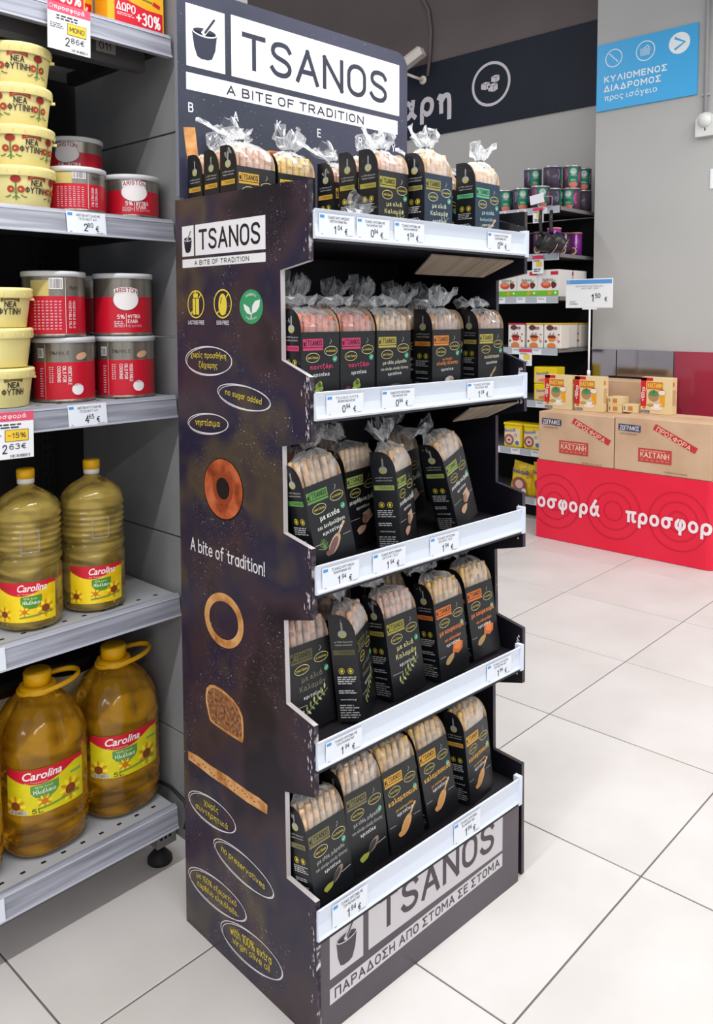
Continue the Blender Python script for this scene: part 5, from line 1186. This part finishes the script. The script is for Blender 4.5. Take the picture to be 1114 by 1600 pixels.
wtag(2.965, 2.118, lab='small white and yellow offer tag on the coffee tin shelf rail')
wtag(2.965, 1.800, w=.086, h=.12, lab='white and yellow offer tag below the shelf of purple tins')
wtag(3.060, 1.172, w=.10, h=.115, lab='white and yellow offer tag below the white tubs with cup pictures')

def ctin(h, kind):
    rt = empty('coffee_tin', (0, 0, 0)); r_ = .062
    bc = pm((96, 62, 84), .3) if kind == 'plum' else pm((72, 62, 78), .3)
    m = M(); m.lathe([(r_, 0), (r_, h-.012)], bc, 28); m.build('body', rt)
    m = M(); m.lathe([(r_+.0015, h-.012), (r_+.0015, h-.003), (r_-.006, h), (r_-.008, h-.002)], pm((190, 190, 194), .25, metal=.6), 28); m.build('lid', rt)
    d = Dec(); d.rect(-.036, .022, .036, h-.016, (14, 116, 86), 1, 8); d.ell(0, h-.045, .022, .022, (225, 232, 228), 2, 20); d.ring(0, h-.045, .019, .019, .004, (14, 116, 86), 3, 20); d.ell(0, h-.045, .008, .011, (14, 116, 86), 3, 14); d.ell(0, h-.047, .004, .007, (225, 232, 228), 4, 12)
    for q in (-1, 1): d.stroke([(q*.004, h-.052), (q*.009, h-.046), (q*.008, h-.038)], .0022, (225, 232, 228), 4)
    d.text('STARBUCKS', -.022, h-.074, .044, .006, (220, 230, 226), 2); d.lines(-.018, .042, .036, .012, 2, (190, 214, 206), 2)
    d.ell(0, .018, .030, .018, (206, 110, 92), 2, 20)
    c2 = (196, 60, 132) if kind == 'plum' else (128, 112, 150)
    d.stroke([(.062+.020*math.cos(t), h*.5+.034*math.sin(t)) for t in [R(x) for x in range(100, 270, 20)]], .012, c2, 1)
    d.stroke([(-.060-.012*math.cos(t), h*.6+.034*math.sin(t)) for t in [R(x) for x in range(100, 270, 20)]], .010, c2, 1)
    a0 = R(-142)
    d.build('label_print', lambda a, b, hh: ((r_+hh*2)*math.cos(a0+a/r_), (r_+hh*2)*math.sin(a0+a/r_), b), rt, sub=.012); return rt
ca, cb_ = ctin(.150, 'plum'), ctin(.150, 'grey'); g = 'coffee tins with green labels on the upper wall shelf'
z = 2.1205
T = [(cb_, 5.02, 3.235, 0, 0, 'green-labelled coffee tin nearest the display stand'), (cb_, 5.02, 3.100, 0, 0, 'second lower coffee tin from the left with grey ring'), (ca, 5.02, 2.955, 0, .1, 'plum coffee tin behind the small hanging price card'),
     (cb_, 5.17, 2.945, 0, 1.2, 'shaded coffee tin set back behind the front row'), (ca, 5.24, 2.845, 0, -.5, 'plum coffee tin with pink ring at the shelf end'), (cb_, 5.39, 2.840, 0, 1.8, 'lower coffee tin nearest the grey pier'),
     (cb_, 5.17, 3.105, .151, .2, 'upper left coffee tin of the raised pair, green label visible'), (cb_, 5.17, 2.950, .151, 1.4, 'upper coffee tin turned to show its text side'), (ca, 5.245, 2.845, .151, 0, 'upper plum coffee tin on the shelf end stack'), (cb_, 5.39, 2.842, .151, 0, 'topmost coffee tin touching the pier edge'),
     (cb_, 5.17, 3.105, 0, 2, 'lower hidden coffee tin carrying the upper left one')]
f1 = {id(ca): True, id(cb_): True}
for (p, x, y, dz, rz, lb) in T:
    put(p, (x, y, z+dz), lb, g, 'tin', rz, f1.pop(id(p), False))
# hanging card and pots
hk = empty('hook_card', (4.94, 2.99, 2.20), label='small white price card on a wire hook in front of the coffee tins', cat='price card')
M().box(-.001, 0, -.105, 0, -.062, 0, PAPER).build('card', hk, rot=(R(-8), 0, 0)); m = M(); m.tube([(0, -.10, -.01), (0, -.17, -.015), (0, -.17, -.075), (.0, -.13, -.08)], .0022, pm((200, 200, 204), .3), 6); m.tube([(.0, -.13, -.08), (.0, -.155, -.085), (-.16, -.165, -.10), (-.17, -.165, -.09)], .003, pm((200, 200, 204), .3), 6); m.build('wire', hk)
POT = pm((26, 26, 28), .35, .5); COP = noise_mat('copper_inside', [(150, 76, 50), (206, 150, 120)], 10, 2, .3, metal=.6)
def pot():
    rt = empty('coffee_pot', (0, 0, 0))
    m = M(); m.lathe([(.040, 0), (.060, .006), (.066, .030), (.058, .060), (.046, .082), (.050, .098)], POT, 28); m.lathe([(.051, .098), (.0525, .101), (.049, .101)], pm((220, 170, 150), .3, metal=.5), 28, cap=False); m.build('pot_body', rt, rot=(R(118), R(0), R(60)), loc=(.0, .0, -.19))
    m = M(); m.tube([(0, 0, 0), (-.004, .0, -.06), (0, 0, -.13), (.002, 0, -.16)], [.009, .011, .010, .012], POT, 8, flat=1.4); m.build('handle', rt); return rt
pt = pot(); g = 'black coffee pots hanging from the hook'
put(pt, (4.790, 2.815, 2.080), 'left black coffee pot hanging by its handle in front of the shelves', g, 'coffee pot', 0, True)
put(pt, (4.880, 2.790, 2.085), 'right black coffee pot hanging by its handle in front of the shelves', g, 'coffee pot', -.5)
# purple tins
def ptin(h, c, lidc):
    rt = empty('cocoa_tin', (0, 0, 0)); r_ = .046
    M().lathe([(r_, 0), (r_, h-.008)], pm(c, .35), 24).build('body', rt); M().lathe([(r_+.001, h-.008), (r_+.001, h), (r_-.004, h)], pm(lidc, .4), 24).build('lid', rt)
    d = Dec(); d.lines(-.006, .05, .012, h*.6, 9, (232, 200, 236), 1); d.ell(-.022, .030, .024, .026, (206, 186, 178), 1, 18); d.ell(-.022, .032, .018, .018, (110, 52, 36), 2, 16); d.text('cocoa', .004, h*.5, .05, .012, (236, 214, 240), 1, rot=R(90))
    a0 = R(-142); d.build('label_print', lambda a, b, hh: ((r_+hh*2)*math.cos(a0+a/r_), (r_+hh*2)*math.sin(a0+a/r_), b), rt, sub=.012); return rt
p1, p2 = ptin(.170, (150, 48, 158), (226, 160, 110)), ptin(.150, (58, 32, 56), (120, 90, 100)); p3 = ptin(.158, (120, 34, 132), (206, 150, 110)); g = 'purple cocoa tins on the second wall shelf'
z = 1.8115
put(p1, (5.00, 2.835, z), 'bright purple cocoa tin with orange lid right of the pots', g, 'tin', 0, True)
put(p2, (5.17, 2.850, z), 'dark narrow cocoa tin between two purple ones', g, 'tin', 0, True)
put(p3, (5.28, 2.830, z), 'purple cocoa tin nearest the grey pier on the second wall shelf', g, 'tin', 0, True)
put(p2, (5.00, 2.945, z), 'dark cocoa tin behind the right hanging pot', g, 'tin', 0); put(p2, (5.00, 3.05, z), 'dark cocoa tin behind the left hanging pot', g, 'tin', 0); put(p2, (5.00, 3.155, z), 'dark cocoa tin leftmost on the second wall shelf', g, 'tin', 0)
# white snack boxes
def sbox(w, h):
    rt = empty('snack_box', (0, 0, 0)); M().box(0, .18, -w, 0, 0, h, pm((226, 222, 220), .4)).build('box', rt, bevel=.001)
    d = Dec(); d.rect(0, .006, w, .042, (108, 186, 38), 1); d.rect(w*.62, h-.035, w*.98, h-.012, (196, 26, 52), 1); d.text('balance', w*.22, h*.58, w*.5, .022, (60, 50, 50), 1, shear=.3)
    d.ell(w*.40, h*.44, w*.24, h*.13, (196, 78, 50), 1, 20, -.1); d.ell(w*.40, h*.48, w*.18, h*.07, (226, 130, 100), 2, 16); d.ell(w*.77, h*.43, w*.13, h*.12, (110, 34, 34), 1, 10, 0, .1); d.ell(w*.75, h*.56, w*.12, h*.04, (150, 190, 120), 1, 12, .4)
    d.ell(w*.58, .024, .014, .014, (230, 150, 70), 2, 14); d.ell(w*.86, .026, .008, .008, (230, 240, 220), 2, 12)
    d.build('box_print', lambda a, b, hh: (-hh*2, -a, b), rt); return rt
q = sbox(.158, .180); g = 'white snack boxes with green bands'; z = 1.5255
put(q, (4.965, 2.935, z), 'white snack box with green band at the right of its shelf', g, 'box', 0, True); put(q, (4.965, 3.096, z), 'white snack box with green band, middle of three', g, 'box', 0)
o = put(q, (4.965, 3.257, z), 'white snack box leftmost, edge hidden by the stand', g, 'box', 0)
put(q, (5.17, 2.935, z), 'white snack box set back and shaded behind the price sign', g, 'box', 0)
# white tubs with coloured lids
def wtub(lc, cup):
    rt = empty('cocoa_tub', (0, 0, 0)); w = .128; h = .170
    M().box(0, .12, -w, 0, 0, h-.010, pm((232, 226, 218), .4)).build('tub_body', rt, bevel=.006); M().box(-.002, .122, -w-.002, .002, h-.010, h, pm(lc, .4)).build('lid', rt, bevel=.003)
    d = Dec(); d.ell(w*.36, h*.82, .026, .018, (96, 60, 60), 1, 14); d.ell(w*.62, h*.80, .016, .009, (200, 110, 60), 1, 12); d.ell(w*.72, h*.80, .010, .010, (120, 120, 160), 2, 12)
    d.poly([(w*.22, h*.46), (w*.72, h*.46), (w*.62, h*.28), (w*.34, h*.28)], cup, 1); d.ring(w*.74, h*.40, .012, .012, .004, cup, 1, 14); d.ell(w*.47, h*.46, w*.25, .009, (120, 40, 30), 2, 16)
    for k in range(7): d.stroke([(w*(.30+.055*k), h*.48), (w*(.26+.07*k), h*(.54+.05*(k % 3)))], .0035, (120, 44, 30), 2)
    d.ell(w*.46, h*.10, w*.26, .022, (214, 130, 70), 1, 16); d.ell(w*.14, h*.28, .008, .008, (90, 80, 84), 1, 10); d.ell(w*.88, h*.55, .008, .005, (150, 90, 70), 1, 10); d.ell(w*.88, h*.28, .009, .009, (200, 110, 80), 1, 10)
    d.build('tub_print', lambda a, b, hh: (-hh*2-.0005, -a, b), rt); return rt
a_, b_ = wtub((178, 30, 62), (206, 50, 50)), wtub((234, 186, 60), (228, 130, 50)); g = 'white cocoa tubs with cup pictures'; z = 1.1775
put(a_, (4.968, 3.166, z), 'white cocoa tub with red lid, leftmost', g, 'tub', 0, True); put(b_, (4.968, 3.020, z), 'white cocoa tub with yellow lid beside the red-lidded one', g, 'tub', 0, True)
put(b_, (4.968, 2.885, z), 'white cocoa tub with yellow lid, at the front right of its shelf', g, 'tub', 0); put(b_, (5.16, 2.93, z), 'white cocoa tub in the second row, partly visible', g, 'tub', 0); put(b_, (5.32, 2.93, z), 'shaded white cocoa tub farthest back beside the sign pole', g, 'tub', 0)
# yellow cocoa boxes, tubs, bags
YEL = pm((238, 208, 16), .35, .4)
def nbox(w, h):
    rt = empty('cocoa_box', (0, 0, 0)); M().box(0, .12, -w, 0, 0, h, YEL).build('box', rt, bevel=.006)
    d = Dec(); d.rect(w*.06, h*.10, w*.92, h*.62, (238, 200, 150), 1); d.text('Nesquik', w*.14, h*.46, w*.55, h*.20, (40, 80, 170), 2, bold=.03, rot=.12); d.ell(w*.5, h*.24, w*.30, h*.10, (224, 130, 110), 2, 14, .1); d.ell(w*.76, h*.30, w*.1, h*.12, (236, 170, 90), 3, 10)
    d.build('box_print', lambda a, b, hh: (-hh*2-.0006, -a, b), rt); return rt
nb = nbox(.17, .116); g = 'flat yellow cocoa boxes'; z = .8195
put(nb, (4.966, 2.955, z), 'lower of the two stacked yellow cocoa boxes', g, 'box', 0, True); put(nb, (4.966, 2.957, z+.117), 'upper of the two stacked yellow cocoa boxes', g, 'box', 0)
def ntub():
    rt = empty('yellow_cocoa_tub', (0, 0, 0)); w, h = .145, .172
    M().box(0, .11, -w, 0, 0, h-.018, YEL).build('tub_body', rt, bevel=.008); M().box(-.003, .113, -w-.003, .003, h-.018, h, YEL).build('lid', rt, bevel=.004)
    d = Dec(); d.poly([(.006, .02), (w-.008, .024), (w-.012, h*.78), (.008, h*.70)], (240, 214, 168), 1); d.text('Nesquik', .008, h*.56, w*.62, h*.17, (30, 100, 190), 2, bold=.04, rot=.12)
    d.ell(w*.30, h*.30, w*.27, w*.27, (150, 94, 88), 2, 20); d.ell(w*.30, h*.30, w*.17, w*.17, (226, 186, 176), 3, 18); d.ell(w*.30, h*.29, w*.07, w*.05, (90, 40, 34), 4, 10); d.ell(w*.75, h*.20, w*.11, w*.10, (60, 120, 190), 3, 14); d.ell(w*.66, h*.5, w*.10, w*.10, (170, 180, 210), 2, 10)
    d.build('tub_print', lambda a, b, hh: (-hh*2-.0006, -a, b), rt); return rt
nt_ = ntub(); g = 'yellow cocoa tubs on the low wall shelf'; z = .4795
put(nt_, (4.966, 3.190, z), 'yellow cocoa tub at the left of the low wall shelf', g, 'tub', 0, True); put(nt_, (4.966, 3.030, z), 'yellow cocoa tub half hidden by the brown cartons', g, 'tub', 0)
def nbag():
    rt = empty('cocoa_bag', (0, 0, 0)); m = M(); nu, nv = 11, 9; w, h = .19, .24; vs = []; r = random.Random(8)
    for sgn in (-1, 1):
        for i in range(nv):
            for j in range(nu):
                s_, t = j/(nu-1), i/(nv-1); th = .035*(math.sin(math.pi*s_)*math.sin(math.pi*min(1, t*1.0)))**.5
                vs.append((sgn*-th+r.uniform(-.003, .003), -s_*w*(1-.1*t), t*h))
    fs = []
    for s_ in range(2):
        o0 = s_*nu*nv
        for i in range(nv-1):
            for j in range(nu-1): fs.append((o0+i*nu+j, o0+i*nu+j+1, o0+(i+1)*nu+j+1, o0+(i+1)*nu+j))
    m.add(vs, fs, noise_mat('yellow_foil', [(160, 110, 20), (236, 200, 24), (242, 214, 40)], 14, 4, .25, .5, stops=[.3, .45, .6])); m.build('bag_body', rt)
    d = Dec(); d.text('Nesquik', .02, .150, .13, .04, (30, 60, 150), 1, bold=.04, rot=.1); d.ell(.085, .09, .055, .05, (150, 84, 76), 1, 18); d.ell(.085, .09, .032, .03, (226, 186, 176), 2, 16); d.ell(.13, .05, .02, .02, (220, 226, 236), 2, 12)
    d.build('bag_print', lambda a, b, hh: (-.038-hh*3, -a, b), rt); return rt
nbg = nbag(); g = 'yellow foil cocoa bags'; z = .1455
o = put(nbg, (5.03, 3.175, z), 'slumped yellow foil bag at the left of the bottom wall shelf', g, 'bag', 0, True); o.rotation_euler = (R(9), 0, 0)
put(nbg, (5.03, 2.985, z), 'upright yellow foil bag beside the red display edge', g, 'bag', 0)

# ------------------------------------------------------------------ red wrapped carton display
DX0, DX1, DY0, DY1, rc = 4.58, 4.965, 1.595, 2.696, .055
def path(n=10):
    p = [(DX0, DY1), (DX0, DY0+rc)]
    for k in range(1, n+1): a = math.pi/2*k/n; p.append((DX0+rc-rc*math.cos(a), DY0+rc-rc*math.sin(a)))
    p += [(DX1, DY0)]
    return p
PP = path(); 
def along(s_):
    for i in range(len(PP)-1):
        a, b = Vector(PP[i]), Vector(PP[i+1]); L = (b-a).length
        if s_ <= L or i == len(PP)-2: t = (b-a)/L; q = a+t*s_; return q, Vector((t.y, -t.x))
        s_ -= L
REDM = noise_mat('red_printed_wrap', [(232, 24, 58), (238, 34, 68)], 3, 2, .4, .4)
cd = empty('carton_display', ((DX0+DX1)/2, (DY0+DY1)/2, 0), label='red printed floor display wrap with white lettering by the grey pier', cat='display')
off = Vector((-(DX0+DX1)/2, -(DY0+DY1)/2, 0))
full = PP+[(DX1, DY1)]
m = M(); n = len(full)
m.add([(x, y, .002) for x, y in full]+[(x, y, .494) for x, y in full], [(i, (i+1) % n, n+(i+1) % n, n+i) for i in range(n)], REDM)
m.add([(x, y, .492) for x, y in full], [tuple(range(n))], CARD)
m.build('wrap', cd, off)
d = Dec(); RW = (244, 232, 236)
# s measured along the front from its left end
for s0 in (2.696-2.262-.565, 2.696-2.100):
    t = Dec(); t.text('προσφορά', s0, .172, .565, .126, RW, 4, bold=.045); d.it += t.it
for c_ in (.13, .515, .90):
    for r_ in (.06, .115, .17): d.ring(c_, .245, r_, r_, .006, (206, 26, 52), 1, 40)
keep = []
for vs, fs, c, l in d.it:
    ok = [f for f in fs if all(vs[i][0] > .002 for i in f)]
    keep.append((vs, ok, c, l))
d.it = keep
def wrapmap(a, b, h):
    q, nn = along(max(a, 0)); return (q.x+nn.x*(h*2+.0005)+off.x, q.y+nn.y*(h*2+.0005)+off.y, b)
d.build('lettering', wrapmap, cd, dh=.0008)
# brown cartons standing in the wrap, two in front
def carton(y1, y0, z0, z1, x0, x1, label, pr=True, bx=.0):
    rt = empty('sugar_carton', ((x0+x1)/2, (y0+y1)/2, z0), label=label, cat='carton', group='brown sugar cartons')
    hw, hd, h = (y1-y0)/2, (x1-x0)/2, z1-z0
    M().box(-hd, hd, -hw, hw, 0, h, CARD).build('box', rt, bevel=.004)
    m = M(); m.box(-.0015, .0015, -hw+.004, hw-.004, h, h+.0006, pm((150, 118, 90), .8)); m.build('flap_seam', rt)
    if pr:
        d = Dec(); w = 2*hw; H0 = h
        d.poly([(.022, H0-.044), (.026, H0-.040), (.155, H0-.043), (.158, H0-.048), (.157, H0-.079), (.153, H0-.083), (.026, H0-.080), (.022, H0-.076)], (54, 62, 104), 1)
        d.text('ΖΩΓΡΑΦΟΣ', .030, H0-.076, .120, .028, (226, 214, 200), 2, bold=.015); d.text('ΕΤΟΣ ΙΔΡΥΣΕΩΣ 1935', .034, H0-.102, .10, .010, (110, 90, 84), 1)
        d.poly([(.228, H0-.057), (.245, H0-.024), (.485, H0-.140), (.468, H0-.172)], (196, 54, 50), 1); d.text('ΠΡΟΣΦΟΡΑ', .246, H0-.063, .215, .028, (232, 206, 186), 2, bold=.02, rot=-.455)
        d.rect(.145, H0-.250, .340, H0-.170, (186, 60, 52), 1); d.rect(.150, H0-.245, .335, H0-.175, (196, 70, 60), 2); d.text('ΚΑΣΤΑΝΗ', .158, H0-.222, .168, .032, (236, 212, 190), 3, bold=.01); d.text('Ζ Α Χ Α Ρ Η', .160, H0-.241, .164, .010, (226, 190, 170), 3); d.lines(.158, H0-.186, .168, .008, 1, (226, 190, 170), 3)
        d.text('ΠΡΟΪΟΝ ΕΛΛΑΔΟΣ', .30, H0-.300, .13, .010, (110, 90, 80), 1)
        d.build('carton_print', lambda a, b, hh: (-hd-hh*2, hw-a, b), rt)
    return rt
carton(2.690, 2.189, .4942, .800, 4.587, 4.945, 'left brown sugar carton with blue and red prints on the red display')
carton(2.183, 1.625, .4942, .808, 4.587, 4.945, 'right brown sugar carton with blue and red prints on the red display')
carton(2.66, 2.10, 0.0, .50, 4.98, 5.22, 'lower plain carton standing behind the red display', False); carton(2.64, 2.10, .5006, .80, 4.98, 5.21, 'middle plain carton behind the red display', False); carton(2.62, 2.12, .8014, .985, 5.0, 5.20, 'small plain carton on top behind the standing sugar boxes', False)
# sugar boxes
SUG = pm((232, 208, 160), .45, .3)
def sugar():
    rt = empty('sugar_box', (0, 0, 0)); w, h, dp = .190, .218, .075
    M().box(0, dp, -w, 0, 0, h, SUG, ).build('box', rt, bevel=.0012)
    d = Dec(); d.rect(.001, h*.20, .036, h-.001, (208, 28, 34), 1); d.rect(.001, h-.020, .075, h-.001, (208, 28, 34), 1)
    d.rect(.034, h-.075, .140, h-.022, (240, 220, 150), 2); d.rect(.038, h-.071, .136, h-.026, (206, 112, 36), 3); d.text('ΚΑΣΤΑΝΗ', .043, h-.060, .088, .026, (246, 206, 90), 4, bold=.03)
    d.text('+100γρ', .031, h*.34, .085, .027, (246, 240, 236), 3, bold=.04, rot=R(90)); d.text('ΔΩΡΟ', .031, h*.13, .042, .020, (220, 60, 60), 3, bold=.04, rot=R(90))
    d.ell(.080, h*.50, .034, .036, (176, 140, 96), 1, 22); d.ell(.080, h*.56, .030, .016, (84, 142, 90), 2, 18); d.ell(.080, h*.62, .008, .010, (60, 120, 76), 3, 10)
    d.ell(.130, h*.60, .024, .019, (240, 226, 206), 2, 20); d.ring(.130, h*.60, .024, .019, .002, (190, 90, 80), 3, 20); d.rect(.118, h*.24, .148, h*.52, (236, 166, 26), 1); d.ell(.133, h*.24, .015, .006, (226, 150, 20), 2, 12)
    d.ell(.098, h*.16, .038, .012, (238, 230, 214), 3, 22); d.poly([(.078, h*.30), (.122, h*.30), (.112, h*.17), (.088, h*.17)], (246, 240, 230), 4); d.ell(.100, h*.30, .022, .006, (214, 200, 184), 5, 18); d.ring(.126, h*.24, .009, .011, .003, (246, 240, 230), 4, 14)
    d.ell(.060, h*.24, .018, .008, (214, 170, 60), 3, 14); d.ring(.060, h*.24, .018, .008, .002, (120, 80, 30), 4, 14)
    d.poly([(.004, .006), (.058, .006), (.056, .020), (.006, .020)], (60, 66, 104), 2); d.text('ΖΩΓΡΑΦΟΣ', .009, .009, .044, .008, (226, 220, 214), 3, bold=.02)
    d.build('front_print', lambda a, b, hh: (-hh*2, -a, b), rt)
    d = Dec(); d.rect(.012, h-.050, .034, h-.024, (216, 128, 60), 1); d.lines(.012, h*.25, .05, h*.42, 12, (196, 160, 110), 1); d.build('side_print', lambda a, b, hh: (a, -w-hh*2, b), rt)
    return rt
sg = sugar(); g = 'boxes of brown sugar on the cartons'
put(sg, (4.750, 2.745, .8012), 'leftmost standing sugar box with red strip on the brown carton', g, 'box', 0, True)
put(sg, (4.762, 2.540, .8012), 'second standing sugar box from the left on the brown carton', g, 'box', 0)
put(sg, (4.835, 2.140, .8094), 'rightmost standing sugar box, alone on the right carton', g, 'box', 0)
def lying(x, y, z, lb, rz=0):
    rt = empty('lying_sugar_box', (x, y, z), (0, 0, rz), lb, 'box', 'sugar boxes lying flat'); M().box(-.05, .05, -.045, .045, 0, .048, SUG).build('box', rt, bevel=.001)
    d = Dec(); d.rect(-.012, .012, .016, .038, (212, 130, 60), 1); d.stroke([(-.034, .014), (-.034, .036)], .006, (90, 100, 140), 1); d.build('end_print', lambda a, b, hh: (-.05-hh*2, -a, b), rt)
lying(4.86, 2.292, .8012, 'lower of two sugar boxes lying between the standing ones'); lying(4.86, 2.295, .8500, 'upper of two sugar boxes lying between the standing ones'); lying(4.86, 2.195, .8094, 'single sugar box lying next to the pair, left of the rightmost box', 0)
# price sign on a pole
ps = empty('price_sign', (4.925, 2.53, .8012), label='white card price sign reading 1.50 on a thin white pole', cat='sign')
m = M(); m.tube([(0, 0, .0), (0, 0, .64)], .006, WHITE, 12); m.lathe([(.011, .2), (.011, .245)], WHITE, 14); m.lathe([(.015, 0), (.013, .006), (.006, .01)], WHITE, 20); m.box(-.004, .004, -.05, .05, .636, .646, WHITE); m.build('pole', ps)
m = M(); m.box(-.003, .003, -.155, .170, .646, .832, WHITE); m.build('card', ps, bevel=.002)
d = Dec(); d.rect(-.165, .800, .150, .826, (92, 156, 216), 1); d.rect(-.165, .800, -.138, .826, (130, 170, 220), 2); d.text('ΖΩΓΡΑΦΟΣ ΚΑΣΤΑΝΗ ΖΑΧ', -.10, .780, .19, .009, INK, 1); d.text('ΑΚΑΤ 500Γ ΔΩΡΟ', -.06, .766, .12, .009, INK, 1)
d.text('1', .012, .686, None, .048, INK, 1, bold=.02); d.text('50', .036, .708, None, .030, INK, 1, bold=.02); d.text('€', .102, .686, None, .030, INK, 1, bold=.01); d.barcode(-.14, .668, .06, .008, 1); d.lines(-.14, .68, .05, .012, 2, (150, 150, 160), 1)
d.build('lettering', lambda a, b, hh: (-.003-hh*2, -a, b), ps)
